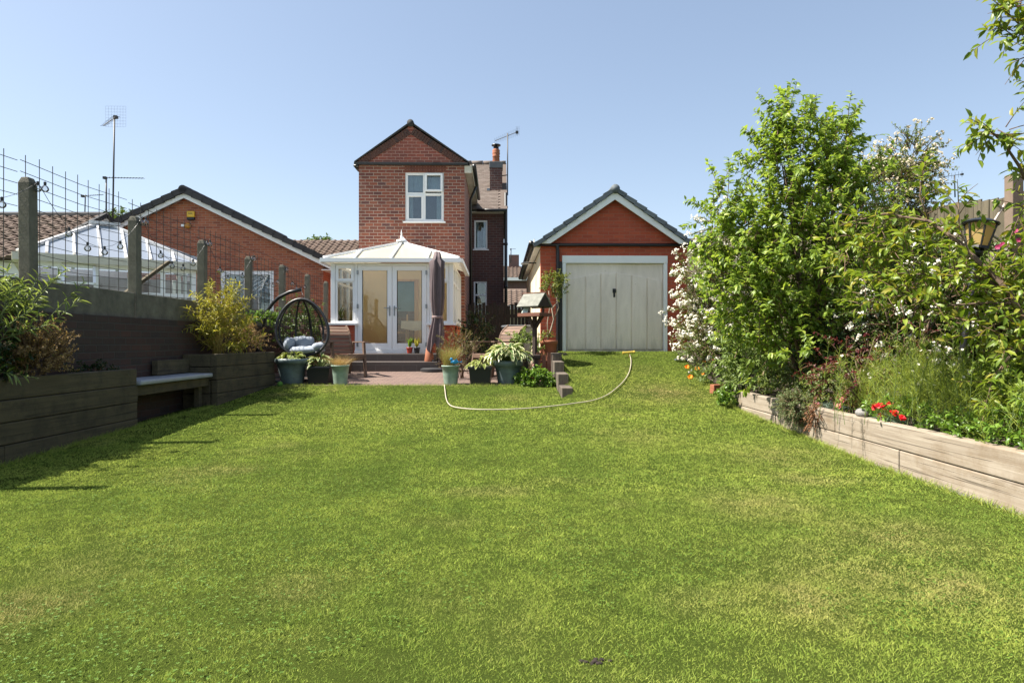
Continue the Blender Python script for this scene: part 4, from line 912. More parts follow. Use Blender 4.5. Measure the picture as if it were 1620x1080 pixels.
for a, b in T2: m.box(-4.93, -4.515, 9.45, 9.55, a+.004, b-.006); m.box(-4.95, -4.40, 11.35, 11.45, a+.004, b-.006)
build_split(m, 'sleeper', SLEEPER_D, rb2, bevel=.01)
for nm, x0, x1, y0, y1, z in (('bed_soil', -4.9, -4.59, 1.2, 7.5, .70), ('bed_soil', -4.95, -4.50, 9.55, 11.35, .85)):
    tag(grid(nm, np.linspace(x0, x1, 8), np.linspace(y0, y1, 50), lambda X_, Y_, z=z: z+.02*np.sin(X_*17+Y_*9), SOIL), kind='structure')
bn = thing('garden_bench', 'built in bench with seat in sky-reflection grey between the two dark timber beds', 'bench', (-4.7, 8.5, .1))
MB().box(-.22, .24, -.89, .94, .47, .53).build('seat', plain('sky_grey_seat', (.30,.32,.36), .45), bn, bevel=.02); MB().box(.10, .17, -.89, .94, .34, .465).build('apron', SLEEPER_D, bn, bevel=.006); MB().box(-.20, -.12, .1, .94, .54, .74).build('back_board', SLEEPER_D, bn, bevel=.006)  # sky reflection on the seat is put into its pale grey
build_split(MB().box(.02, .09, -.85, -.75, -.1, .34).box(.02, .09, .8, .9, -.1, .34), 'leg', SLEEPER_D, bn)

# ------------------------------------------------------------------ foliage materials
L_SHRUB = leaf('shrub_leaf', (.135,.22,.035), (.29,.39,.065), .48, .42, c3=(.38,.45,.08))
L_APPLE = leaf('apple_leaf', (.11,.18,.020), (.26,.33,.04), .40, .40, c3=(.30,.28,.04))
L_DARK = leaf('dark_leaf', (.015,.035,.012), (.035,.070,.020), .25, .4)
L_ROSE = leaf('rose_leaf', (.09,.14,.025), (.20,.25,.06), .35, .5, c3=(.24,.19,.09))
L_PEONY = leaf('peony_leaf', (.13,.20,.045), (.24,.31,.09), .35, .5)
L_BAMBOO = leaf('bamboo_leaf', (.24,.24,.035), (.42,.38,.07), .4, .45)
L_WILLOW = leaf('long_leaf', (.12,.18,.04), (.30,.36,.11), .35, .35)
L_BROWN = leaf('russet_leaf', (.26,.16,.07), (.46,.33,.16), .3, .7)
L_RED = leaf('red_leaf', (.06,.010,.014), (.17,.028,.03), .35, .4)
L_FERN = leaf('feathery_leaf', (.20,.28,.03), (.40,.46,.07), .4, .5)
L_HEATHER = leaf('heather_leaf', (.11,.16,.06), (.23,.27,.12), .25, .6)
L_HOSTA = leaf('hosta_leaf', (.05,.11,.025), (.10,.18,.04), .3, .35, edge=(.62,.62,.36), ep=(.55, .8))
L_HOSTAY = leaf('yellow_hosta_leaf', (.16,.22,.04), (.26,.30,.06), .3, .35, edge=(.42,.43,.18), ep=(.6, .9))
L_COVER = leaf('cover_leaf', (.09,.18,.022), (.20,.32,.045), .35, .35)
L_STRAW = leaf('dry_grass', (.34,.22,.09), (.50,.36,.17), .3, .6)
L_TUFT = leaf('tuft_grass', (.22,.22,.06), (.42,.34,.14), .35, .55)
L_WEED = leaf('fence_foliage', (.05,.095,.02), (.13,.19,.04), .3, .45)
PETAL = leaf('white_petal', (.60,.52,.34), (.72,.66,.50), .25, .6, edge=(.78,.75,.68), ep=(.1, .5))
PETALC = leaf('cream_petal', (.42,.33,.20), (.66,.60,.48), .25, .6)
ORANGE = leaf('orange_petal', (.80,.20,.01), (.90,.34,.02), .3, .5)
REDP = leaf('red_petal', (.62,.012,.02), (.75,.03,.04), .25, .5)
PINK = leaf('pink_petal', (.72,.16,.22), (.80,.32,.36), .3, .5)
MAG = leaf('magenta_petal', (.28,.02,.09), (.50,.05,.16), .3, .5)
BARK = wood('bark', (.10,.065,.045), (.19,.13,.09), (15, 15, 3), .9, .6)
GSTEM = plain('green_stem', (.10,.14,.035), .6)
BSTEM = plain('brown_stem', (.13,.075,.04), .7)

def place(o, t_): o.location = -Vector(t_.location)
def bush(name, label, cat, loc, ells, n, Ls, leafL, ratio, mat, m, stem=BSTEM, up=.5, bend=-.12, petal=False, shell=.35, limbs=14, r0=.006, group=None, trunk_r=.022, outk=.8, tang=.6, drop=-.1, jit=.35, crown='crown', droop=1.0, t0=.1):
    t_ = thing(name, label, cat, loc, 0, group); st, d = [], []
    tot = sum(e[2] for e in ells)
    for c_, r_, w_ in ells:
        p, o_ = in_ell(max(2, int(n*w_/tot)), c_, r_, shell); st.append(p); d.append(rdir(len(p), up, o_*outk, .6))
    st, d = np.concatenate(st), np.concatenate(d); N = len(st); L = rng.uniform(*Ls, N); bd = np.tile(np.array([0, 0, bend]), (N, 1))+rng.normal(0, .06, (N, 3))
    place(stems('stems', st, d, L, bd, r0, .0015, stem, t_), t_)
    if limbs:
        mb_ = MB(); b0_ = Vector(loc)
        for i in rng.choice(N, min(limbs, N), replace=False):
            e = Vector(st[i]); h = b0_+Vector((rng.normal(0, .04), rng.normal(0, .04), 0)); mid = h.lerp(e, .5)+Vector((0, 0, .12*(e-h).length)); pts = [h, h.lerp(mid, .5)+Vector((0, 0, .05)), mid, mid.lerp(e, .55), e]
            mb_.tube(pts, [trunk_r, trunk_r*.8, trunk_r*.6, trunk_r*.42, trunk_r*.25], 6)
        place(mb_.build('trunk', BARK if stem is BSTEM else stem, t_, smooth=True), t_)
    p, ld, upv_ = shoot_leaves(st, d, L, bd, m, t0, tang=tang, drop=drop)
    lL = rng.uniform(1-jit, 1+jit*.6, len(p))*leafL
    place(leaves(crown, p, ld, upv_, lL, lL*ratio, mat, t_, petal, droop), t_)
    return t_, st, d, L, bd
def clusters(t_, pts, nrm, m, r, R, mat, name='blossoms', petals=5):
    i = np.repeat(np.arange(len(pts)), m); o = unit(rng.normal(size=(len(i), 3))+nrm[i]*1.2); rr = np.broadcast_to(r, (len(pts),))[i][:, None]
    f = flowers(name, pts[i]+o*rr*rng.uniform(.5, 1, (len(i), 1)), o+np.array([-.25, -.35, .3]), rng.uniform(.75, 1.15, len(i))*R, mat, t_, petals); place(f, t_); return f

# ------------------------------------------------------------------ left plants
t_, *_ = bush('long_leaved_shrub', 'tall shrub with long narrow glossy leaves in the near left bed', 'shrub', (-4.72, 6.0, .7),
    [((-4.72, 5.8, 1.2), (.10, .45, .3), 3), ((-4.72, 6.25, 1.3), (.10, .25, .25), 2), ((-4.75, 5.5, 1.0), (.1, .5, .3), 1.5)], 46, (.3, .55), .105, .16, L_WILLOW, 20, GSTEM, up=.9, bend=-.05, limbs=10, tang=.7, drop=.0, trunk_r=.012)
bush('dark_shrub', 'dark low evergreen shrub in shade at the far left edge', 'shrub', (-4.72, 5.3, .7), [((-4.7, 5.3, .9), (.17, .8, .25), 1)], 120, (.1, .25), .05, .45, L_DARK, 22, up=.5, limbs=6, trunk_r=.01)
bush('russet_heather', 'russet brown heather in front of the long leaved shrub', 'heather', (-4.62, 6.15, .7), [((-4.60, 6.15, .95), (.12, .3, .24), 1)], 230, (.12, .28), .022, .5, L_BROWN, 45, up=1.0, petal=True, limbs=6, trunk_r=.008)
bush('low_bed_plant', 'low dark green plant at the end of the near left bed', 'plant', (-4.68, 7.1, .7), [((-4.68, 7.05, .74), (.12, .4, .07), 1)], 50, (.05, .14), .04, .5, L_DARK, 16, limbs=0)
bush('golden_bamboo', 'golden yellow bamboo clump in the far raised bed', 'bamboo', (-4.70, 10.1, .88),
    [((-4.68, 10.1, 1.45), (.2, .45, .35), 3), ((-4.66, 10.3, 1.1), (.2, .5, .25), 2)], 130, (.3, .6), 0.095, .19, L_BAMBOO, 20, plain('bamboo_cane', (.38,.28,.07), .5), up=1.0, bend=-.18, limbs=26, trunk_r=.007, tang=.7, drop=-.15)
bush('russet_shrub', 'small russet brown shrub right of the golden bamboo', 'shrub', (-4.6, 10.95, .88), [((-4.58, 10.95, 1.12), (.2, .38, .22), 1)], 140, (.12, .28), .03, .4, L_BROWN, 34, up=.8, petal=True, limbs=8, trunk_r=.01)
bush('golden_sprig', 'small yellow green shrub above the wall at the left picture edge', 'shrub', (-5.6, 6.1, .9), [((-5.35, 5.9, 1.72), (.2, .35, .14), 1)], 40, (.15, .3), .06, .35, L_BAMBOO, 20, limbs=5)
bush('egg_chair_backdrop_ivy', 'dark leafy climber behind the black egg chair', 'climber', (-4.55, 13.2, .4), [((-4.45, 13.3, 1.3), (.35, 1.0, .65), 1)], 170, (.15, .35), .06, .5, L_WEED, 24, up=.2, limbs=8).__class__
bpy.data.objects['egg_chair_backdrop_ivy'].name = 'wall_climber'
bush('wall_trough_plant', 'low green plants trailing on the low wall beside the bungalow', 'plant', (-4.9, 11.95, 1.45), [((-4.75, 12.1, 1.56), (.1, .8, .06), 1)], 50, (.05, .15), .05, .5, L_COVER, 16, limbs=0)

# ------------------------------------------------------------------ egg chair
Y_ = 11.95; eg = thing('egg_chair', 'black hanging egg chair with grey cushions on a curved stand', 'hanging chair', (P(481, 518, Y_).x, Y_, float(base_z(Y_))))
zc = P(481, 518, Y_).z-eg.location.z; RX, RZ, RY = .47, .535, .60
def eggp(ph, th):    # ph: longitude round the back (+-90 degrees is the rim), th: polar angle from the top
    e = 1-.16*math.cos(th)
    return Vector((RX*math.sin(th)*math.sin(ph)*e*1.03-.05*math.cos(th), RY*math.sin(th)*max(-.35, math.cos(ph))*e-.12+.10*math.cos(th), zc+RZ*math.cos(th)))
TH = [math.pi*i/24 for i in range(25)]; hp_ = math.pi/2
m = MB(); rim_ = [eggp(hp_, t_h) for t_h in TH]+[eggp(-hp_, t_h) for t_h in TH[::-1][1:]]
m.tube(rim_, .027, 8, False); m.tube([eggp(-hp_+.22, t_h) for t_h in TH], .02, 6, False); m.build('rim', BLACK, eg, smooth=True)
m = MB()
for ph in (-.62, -.05, .52): m.tube([eggp(ph, t_h) for t_h in TH], .018, 6, False)
m.build('ribs', BLACK, eg)
m = MB()
for i in range(1, 34): m.tube([eggp(-hp_+math.pi*i/34, t_h) for t_h in TH], .0045, 3, False)
for j in range(2, 34): m.tube([eggp(-hp_+math.pi*i/14, math.pi*j/35) for i in range(15)], .0045, 3, False)
m.build('basket', BLACK, eg)
m = MB(); zt0 = eg.location.z
st_pts = [P(404, 596, Y_+.25), P(407, 560, Y_+.25), P(412.8, 529, Y_+.25), P(421.7, 493, Y_+.25), P(432, 479, Y_+.25), P(441, 470.5, Y_+.22), P(458, 462, Y_+.2), P(476, 458, Y_+.18)]
m.tube([p-Vector(eg.location) for p in st_pts], [.034]*8, 8); m.tube([p-Vector(eg.location) for p in st_pts[-1:]]+[Vector((.0, .02, zc+RZ))], .006, 5)
m.tube([(-.45+.62*math.cos(a), .1+.6*math.sin(a), .03) for a in [i*2*math.pi/24 for i in range(25)]], .025, 6, False); m.build('stand', BLACK, eg, smooth=True)
CUSH = plain('grey_cushion', (.27,.30,.345), .95, var=.1, vs_=4, bump=.4, bs=12)
def puff(name, c_, r_, par, seed):
    m = MB(); m.ball(c_, r_, 20, 12); q = random.Random(seed); ph = [q.uniform(0, 6) for _ in range(6)]
    m.v = [tuple(Vector(v)+(Vector(v)-Vector(c_))*(.10*math.sin(v[0]*19+ph[0])*math.sin(v[2]*17+ph[1])+.07*math.sin(v[0]*37+v[1]*23+ph[2]))) for v in m.v]
    return m.build(name, CUSH, par, smooth=True)
puff('seat_cushion', (.04, -.02, zc-.43), (.33, .30, .085), eg, 1); puff('back_cushion', (-.06, .16, zc-.30), (.22, .12, .15), eg, 2); puff('side_cushion', (-.28, -.02, zc-.31), (.10, .17, .14), eg, 3); puff('side_cushion', (.30, -.06, zc-.37), (.12, .18, .09), eg, 4)

# ------------------------------------------------------------------ patio pots
TEAL = plain('grey_teal_glaze', (.12,.16,.165), .45, var=.35, vs_=6)
SAGE = plain('pale_sage_glaze', (.24,.33,.26), .5, var=.28, vs_=5)
BLACKPOT = plain('black_planter', (.012,.013,.016), .45)
def pot_round(name, label, loc, R, h, mat, base=.68, rim=.08, group=None, n=28):
    t_ = thing(name, label, 'plant pot', loc, 0, group)
    MB().lathe([(0, 0), (R*base*.97, 0), (R*base, .015), (R*(base*.5+.5)*.97, h*.55), (R*.93, h-rim), (R, h-rim+.005), (R*1.02, h-rim*.4), (R, h), (R*.93, h), (R*.90, h-.05)], (0, 0, 0), n).build('pot', mat, t_, smooth=True)
    MB().lathe([(R*.91, h-.045), (R*.5, h-.03), (0, h-.025)], (0, 0, 0), n).build('soil', SOIL, t_); return t_
def pot_square(name, label, loc, w, h, group=None, rz=.05):
    t_ = thing(name, label, 'plant pot', loc, rz, group); m = MB(); b = w*.84
    rings = [(b/2, 0), (w/2, h), (w/2+.012, h), (w/2+.012, h+.0), (w/2-.02, h), (w/2-.03, h-.06)]
    vs_ = [(sx*r, sy*r, z) for r, z in rings for sx, sy in ((-1,-1),(1,-1),(1,1),(-1,1))]
    m.add(vs_, [(3,2,1,0)]+[(i*4+j, i*4+(j+1) % 4, (i+1)*4+(j+1) % 4, (i+1)*4+j) for i in range(len(rings)-1) for j in range(4)]+[(20,21,22,23)])
    m.box(-w/2-.014, w/2+.014, -w/2-.016, -w/2-.002, h-.05, h-.002)
    m.build('pot', BLACKPOT, t_, bevel=.006); return t_
def hosta(name, label, loc, n, L, W, mat, spread=.3, lift=.35, group=None):
    t_ = thing(name, label, 'hosta', loc, 0, group); a = rng.uniform(0, 2*np.pi, n); q = rng.uniform(.15, 1, n)**.7
    pos = np.stack([np.cos(a)*q*spread, np.sin(a)*q*spread, lift*(1-.75*q**2)+rng.uniform(-.03, .05, n)], 1)
    d = np.stack([np.cos(a)*(.4+q), np.sin(a)*(.4+q), .55-1.15*q], 1)+rng.normal(0, .2, (n, 3)); upv_ = np.stack([np.cos(a)*.4*q, np.sin(a)*.4*q, np.ones(n)], 1)+rng.normal(0, .15, (n, 3))
    Ls = rng.uniform(.75, 1.15, n)*L
    leaves('leaves', pos, d, upv_, Ls, Ls*W, mat, t_, droop=1.6)
    z0 = np.zeros((n, 3)); z0[:, :2] = pos[:, :2]*.15; z0[:, 2] = -.02; v = pos-z0; stems('stems', z0, unit(v), np.linalg.norm(v, axis=1), np.zeros((n, 3)), .004, .003, GSTEM, t_, k=3); return t_
def bz(Y): return float(base_z(Y))
def at(px, Y): return ((px-810)*Y/F, Y, bz(Y))
G_ = 'pots along the patio edge'
a = at(462.5, 11.62); pot_round('bowl_planter', 'wide grey teal bowl planter at the left end of the patio edge', a, .30, .46, TEAL, .66, .09, G_); hosta('hosta', 'hosta with yellow green leaves in the wide grey teal bowl at left', (a[0], a[1], a[2]+.43), 60, .13, .6, L_HOSTAY, .20, .10)
a = at(507, 11.65); pot_square('square_planter', 'black square planter left of the sage pot of straw coloured grass', a, .42, .32, G_); hosta('hosta', 'leafy green hosta in the left hand black square planter', (a[0], a[1], a[2]+.30), 70, .13, .5, L_HOSTA, .2, .16)
a = at(538.5, 11.5); pot_round('sage_pot', 'pale sage pot holding dry straw coloured grass', a, .165, .35, SAGE, .74, .03, G_)
t_ = thing('dry_grass_tuft', 'dry straw coloured grass tuft in the left sage pot', 'grass plant', (a[0], a[1], a[2]+.32)); n = 420; dd_ = rdir(n, 1.0, None, .75); blades('blades', rng.normal(0, .05, (n, 3))*np.array([1, 1, 0]), dd_, rng.uniform(.2, .44, n), .004, np.stack([dd_[:, 0]*.3, dd_[:, 1]*.3, -.3*np.ones(n)], 1), L_STRAW, t_)
a = at(713, 11.5); pot_round('sage_pot', 'pale sage pot with a blue bird ornament and feathery grass', a, .168, .345, SAGE, .74, .03, G_)
t_ = thing('feather_grass', 'tall feathery green and straw grass in the sage pot with the blue bird', 'grass plant', (a[0]-.02, a[1], a[2]+.32)); n = 800; dd_ = rdir(n, 1.7, None, .7); blades('blades', rng.normal(0, .045, (n, 3))*np.array([1, 1, 0]), dd_, rng.uniform(.3, .62, n), .0035, np.stack([dd_[:, 0]*.25, dd_[:, 1]*.25, -.22*np.ones(n)], 1), L_TUFT, t_, 4)
BLUE = plain('bright_blue', (.02,.30,.62), .4, var=.05)
t_ = thing('bird_ornament', 'bright blue bird ornament on the rim of the sage pot', 'ornament', (a[0]+.085, a[1]-.13, a[2]+.36)); m = MB(); m.ball((0, 0, .05), (.075, .03, .035)); m.ball((-.06, 0, .10), (.028, .022, .03)); m.build('bird_body', BLUE, t_, smooth=True); MB().prism([(.05, -.004, .05), (.14, -.004, .07), (.12, -.004, .04)], (0, .01, 0)).prism([(-.02, -.03, .06), (.04, -.035, .12), (.05, -.03, .05)], (0, .008, 0)).prism([(-.085, -.004, .10), (-.115, -.004, .095), (-.085, -.004, .09)], (0, .008, 0)).build('wings', BLUE, t_); MB().tube([(0, 0, -.1), (0, 0, .03)], .006, 5).build('stick', STEEL, t_)
a = at(760.5, 11.55); pot_square('square_planter', 'black square planter beside the big teal pot', a, .41, .325, G_, -.03); hosta('hosta', 'low pale hosta in the black square planter beside the big teal pot', (a[0], a[1], a[2]+.30), 46, .13, .55, L_HOSTAY, .22, .12)
a = at(804, 11.62); pot_round('teal_pot', 'big round teal pot with white edged hosta', a, .275, .42, TEAL, .70, .10, G_); hosta('hosta', 'large hosta with white edged leaves spilling from the big teal pot', (a[0]+.0, a[1], a[2]+.42), 150, .20, .40, L_HOSTA, .33, .24)
bush('ground_cover_clump', 'bright green leafy clump between the teal pot and the timber stumps', 'plant', (.42, 11.4, .31), [((.42, 11.42, .40), (.36, .28, .17), 1)], 260, (.05, .14), .055, .5, L_COVER, 12, GSTEM, up=.6, limbs=0, shell=.6)
bush('wispy_shrub', 'wispy shrub with reddish brown stems behind the feathery grass', 'shrub', (-.98, 12.4, .38), [((-1.0, 12.4, .85), (.28, .25, .4), 1)], 90, (.2, .4), .045, .28, leaf('wispy_leaf', (.16,.11,.04), (.14,.17,.05), .3, .5), 16, BSTEM, up=.9, limbs=10, trunk_r=.008)
bush('yellow_green_bush', 'yellow green bush behind the bird table', 'shrub', (.22, 12.75, .39), [((.22, 12.7, .95), (.28, .25, .28), 1)], 90, (.12, .25), .06, .5, L_PEONY, 18, GSTEM, up=.6, limbs=8, trunk_r=.01)
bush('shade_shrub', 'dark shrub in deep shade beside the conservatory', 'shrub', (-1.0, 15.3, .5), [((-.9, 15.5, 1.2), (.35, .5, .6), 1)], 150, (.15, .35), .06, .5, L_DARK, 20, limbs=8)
for px, lab, mat_, lm, nm in ((648, 'small red pot with green leaves on the upper step', plain('red_glaze', (.33,.035,.02), .4), L_COVER, 'step_pot'), (659.5, 'small black pot with yellow leaves on the upper step', BLACKPOT, L_BAMBOO, 'step_pot')):
    p = P(px, 559, 14.55); p.z = .825; pot_round(nm, lab, p, .075, .14, mat_, .72, .03, 'small pots on the step'); t_ = thing('potted_plant', lab.replace('pot with', 'pot, upright plant with')[:80], 'plant', p+Vector((0, 0, .13)))
    t_['label'] = ('upright yellow leaved plant in the small black pot' if 'yellow' in lab else 'upright green leaved plant in the small red pot'); n = 9; d_ = rdir(n, 2.2, None, .8); leaves('leaves', np.zeros((n, 3)), d_, np.cross(d_, rng.normal(size=(n, 3))), rng.uniform(.14, .27, n), .045, lm, t_)
p = P(679, 572, 13.95); p.z = .656; t_ = thing('tall_terracotta_pot', 'slim upturned terracotta pot under the folded parasol hem', 'plant pot', p); MB().lathe([(.10, 0), (.105, .03), (.07, .30), (.05, .31), (.0, .31)], (0, 0, 0), 20).build('pot', TERRA, t_, smooth=True)
p = P(652, 530, 15.2)
# parasol
Y_ = 13.9; px_ = P(692, 500, Y_).x; pz = bz(Y_); pr = thing('parasol', 'closed mauve brown parasol tied at the waist, standing on a dark round base', 'parasol', (px_, Y_, pz)); zt = P(0, 400, Y_).z-pz
m = MB(); prof = [(.50, .17), (.70, .165), (.9, .15), (1.14, .115), (1.22, .10), (1.32, .125), (1.6, .15), (1.9, .155), (2.2, .14), (2.40, .15), (2.46, .105), (2.62, .07), (zt-.02, .035)]
nf = 72; q = random.Random(4); ph = [q.uniform(0, 6.28) for _ in range(5)]
vs_ = []
for z, r in prof:
    r *= .88; lo = z < 2.42
    for j in range(nf):
        a_ = 2*math.pi*j/nf; f_ = .26*math.sin(7*a_+ph[0]+z*.35)+.13*math.sin(12*a_+ph[1]-z*.7)+.08*math.sin(3*a_+ph[2]); f_ = f_ if lo else f_*.35
        zz_ = z+(.12*math.sin(4*a_+ph[3]) if z < .6 else 0); cx_ = -.10*max(0, (1.1-z)) if z < 1.1 else 0
        vs_.append((cx_+r*(1+f_)*math.cos(a_), r*(1+f_)*math.sin(a_), zz_))
m.add(vs_, [(i*nf+j, i*nf+(j+1) % nf, (i+1)*nf+(j+1) % nf, (i+1)*nf+j) for i in range(len(prof)-1) for j in range(nf)]); m.build('canopy', plain('brown_fabric', (.135,.102,.105), .9, var=.12, vs_=8), pr, smooth=True)
MB().tube([(0, 0, .05), (0, 0, zt+.02)], .022, 10).build('pole', DARKMETAL, pr, smooth=True); MB().lathe([(.115, 1.155), (.125, 1.165), (.125, 1.205), (.115, 1.215)], (0, 0, 0), 30).build('tie', plain('mauve_tie', (.24,.17,.16), .8), pr, smooth=True); MB().lathe([(0, 0), (.30, 0), (.30, .05), (.24, .075), (.05, .085), (.05, .25), (0, .25)], (-.08, 0, 0), 30).build('base', DARKMETAL, pr, smooth=False)

# ------------------------------------------------------------------ two matching timber armchairs
def armchair():
    t_ = thing('garden_armchair', 'timber garden armchair facing right beside the egg chair', 'armchair', (0, 0, 0), 0, 'matching timber garden armchairs')
    m = MB()
    for i in range(6): y = -.32+i*.098; z = .46-.018*i; m.box(-.29, .29, y, y+.088, z-.022, z)
    m.build('seat', CHAIRWOOD, t_, bevel=.006); MB().box(-.31, .31, -.345, -.322, .37, .455).build('apron', CHAIRWOOD, t_, bevel=.005)
    m = MB(); pts = []
    for i in range(9):
        s = i/8; pts.append(Vector((0, .24+.22*s-.02*math.sin(s*3)+(.10*max(0, s-.7)/.3), .46+.62*s-(.05*max(0, s-.7)/.3)**1)))
    for i in range(8):
        a_, b_ = pts[i], pts[i+1]; d_ = (b_-a_)*.80; m.add([(x, *(v.yz+w_)) for v, w_ in ((a_, Vector((0, 0))), (a_+d_, Vector((0, 0)))) for x in (-.27, .27)]+[(x, v.y+.022, v.z+.006) for v in (a_, a_+d_) for x in (-.27, .27)], [(0,1,3,2),(4,6,7,5),(0,4,5,1),(2,3,7,6),(0,2,6,4),(1,5,7,3)])
    m.build('backrest', CHAIRWOOD, t_)
    for s in (-1, 1):
        m = MB()
        for i in range(8): m.bar(pts[i]+Vector((s*.285, .03, 0)), pts[i+1]+Vector((s*.285, .03, 0)), .03, .07, (0, 1, 0))
        m.build('back_side', CHAIRWOOD, t_)
        MB().box(s*.36-.055, s*.36+.055, -.36, .40, .685, .71).build('arm', CHAIRWOOD, t_, bevel=.008)
        MB().bar((s*.33, -.36, 0), (s*.33, -.26, .685), .045, .075, (0, 1, 0)).build('leg', CHAIRWOOD, t_, bevel=.005); MB().bar((s*.33, .52, 0), (s*.33, .30, .685), .045, .075, (0, 1, 0)).build('leg', CHAIRWOOD, t_, bevel=.005); MB().bar((s*.305, -.30, .41), (s*.305, .36, .32), .03, .08).build('side_rail', CHAIRWOOD, t_)
    return t_
c1 = armchair(); c1.location = (-3.42, 12.80, bz(12.80)); c1.rotation_euler.z = math.radians(36)
c2 = copy_tree(c1); c2.location = (P(784, 0, 12.9).x, 12.9, bz(12.9)); c2.rotation_euler.z = math.radians(-50); c2['label'] = 'timber garden armchair with high curved back behind the white edged hosta'

# ------------------------------------------------------------------ bird table, potted climber, stumps
Y_ = 12.2; bt = thing('bird_table', 'dark timber bird table with pitched roof beside the garage', 'bird table', (P(846, 0, Y_).x, Y_, bz(Y_)), math.radians(-38))
zt = P(0, 499, Y_).z-bt.location.z; zr = P(0, 465, Y_).z-bt.location.z; ze_ = P(0, 485, Y_).z-bt.location.z
MB().box(-.035, .035, -.035, .035, .05, zt-.02).build('post', DARKWOOD, bt, bevel=.004)
m = MB(); m.box(-.25, .25, -.20, .20, zt-.02, zt+.0); m.box(-.26, .26, -.21, -.195, zt-.02, zt+.045); m.box(-.26, .26, .195, .21, zt-.02, zt+.045); m.box(-.26, -.245, -.195, .195, zt-.02, zt+.045); m.box(.245, .26, -.195, .195, zt-.02, zt+.045); m.build('tray', REDWOOD, bt)
m = MB()
for sx, sy in ((1,0),(-1,0),(0,1),(0,-1)): m.bar((sx*.03, sy*.03, zt-.24), (sx*.19, sy*.17, zt-.02), .03, .04)
for sx in (-1, 1): m.box(sx*.20-.015, sx*.20+.015, -.015, .015, zt, zr-.06)
m.build('brackets', DARKWOOD, bt); m = MB()
for s in (-1, 1): m.prism([(-.25, 0, zr), (.25, 0, zr), (.25, s*.24, ze_-.02), (-.25, s*.24, ze_-.02)], (0, s*.012, .02))
m.build('roof', plain('roof_felt', (.20,.20,.17), .9, var=.3, vs_=9), bt); m = MB()
for x in (-.235, .222): m.prism([(x, -.21, ze_), (x, .21, ze_), (x, 0, zr-.01)], (.012, 0, 0))
m.build('gable_end', DARKWOOD, bt); MB().bar((-.28, 0, zr+.02), (.28, 0, zr+.02), .05, .02).build('ridge_board', REDWOOD, bt)
MB().prism([(-.20, -.16, zt+.05), (-.06, -.16, zt+.05), (-.06, -.10, zt+.15), (-.20, -.10, zt+.15)], (0, .01, .004)).build('feeder', plain('pale_feeder', (.55,.65,.58), .3), bt)
m = MB()
for a_ in range(4): c_ = Vector((math.cos(a_*math.pi/2), math.sin(a_*math.pi/2), 0)); m.bar(c_*.03+Vector((0, 0, .025)), c_*.3+Vector((0, 0, .025)), .05, .05); m.bar(c_*.22+Vector((0, 0, .05)), c_*.03+Vector((0, 0, .3)), .03, .03)
build_split(m, 'foot', REDWOOD, bt)
pl = thing('timber_trough', 'dark timber log trough on posts in front of the bird table post', 'planter', (P(839, 0, 11.95).x, 11.95, bz(11.95)), .1); MB().box(-.17, .19, -.07, .07, .42, .51).build('log', DARKWOOD, pl, bevel=.02); build_split(MB().box(-.12, -.05, -.04, .04, 0, .42).box(.08, .15, -.04, .04, 0, .42), 'leg', DARKWOOD, pl)
rs = thing('red_timber_planter', 'red stained slatted timber stand beside the timber stumps', 'plant stand', (P(859, 0, 12.05).x, 12.05, bz(12.05)), .15); m = MB()
for x in (-.1, 0, .1): m.box(x-.035, x+.035, -.1, -.08, .02, .50+.04*abs(x)*10)
m.box(-.14, .14, -.08, .1, .18, .21); m.box(-.14, .14, -.078, .1, .36, .39); m.build('slats', REDWOOD, rs)
a = at(831, 11.95); pot_round('small_red_pot', 'small orange red pot behind the bright green clump', (a[0]+.03, a[1]-.12, a[2]), .10, .2, plain('orange_glaze', (.5,.10,.03), .5), .75, .03)
Y_ = 13.05; a = ((868-810)*Y_/F, Y_, bz(Y_)); zt = P(0, 538, Y_).z-a[2]; pot_round('terracotta_pot', 'large terracotta pot at the garage corner holding a twisted climber', a, .185, zt, TERRA, .7, .08)
vt, st, d, L, bd = bush('twisted_climber', 'twisted bare stemmed climber with leafy top against the garage corner', 'climber', (a[0], a[1], a[2]+zt-.02), [((P(872, 450, 13.1).x, 13.1, P(0, 447, 13.1).z), (.16, .15, .17), 3), ((P(888, 440, 13.0).x, 13.05, P(0, 441, 13).z), (.10, .1, .07), 1), ((P(890, 462, 13.0).x, 13.0, P(0, 464, 13).z), (.08, .08, .04), .5), ((P(860, 530, 13.0).x, 13.0, P(0, 532, 13).z), (.12, .1, .05), .6)], 110, (.1, .22), .045, .5, leaf('climber_leaf', (.14,.17,.03), (.26,.28,.05), .35, .45), 16, GSTEM, up=.3, limbs=0)
m = MB(); m.tube([P(866, 538, 13.05), P(872, 520, 13.0), P(876, 505, 13.05), P(873, 488, 13.0), P(882, 478, 13.05), P(878, 463, 13.05), P(870, 450, 13.1)], [.02, .018, .016, .014, .012, .010, .008], 7); m.tube([P(876, 505, 13.05), P(884, 487, 13.0), P(881, 470, 13.0), P(888, 455, 13.0)], [.012, .010, .008, .006], 6); m.tube([P(867, 536, 13.0), P(866, 510, 13.05), P(870, 485, 13.1), P(868, 460, 13.1)], [.012, .011, .009, .007], 6)
place(m.build('trunk', plain('pale_bark', (.32,.26,.19), .9), vt, smooth=True), vt)
SG = 'stepped timber blocks edging the sloping lawn'
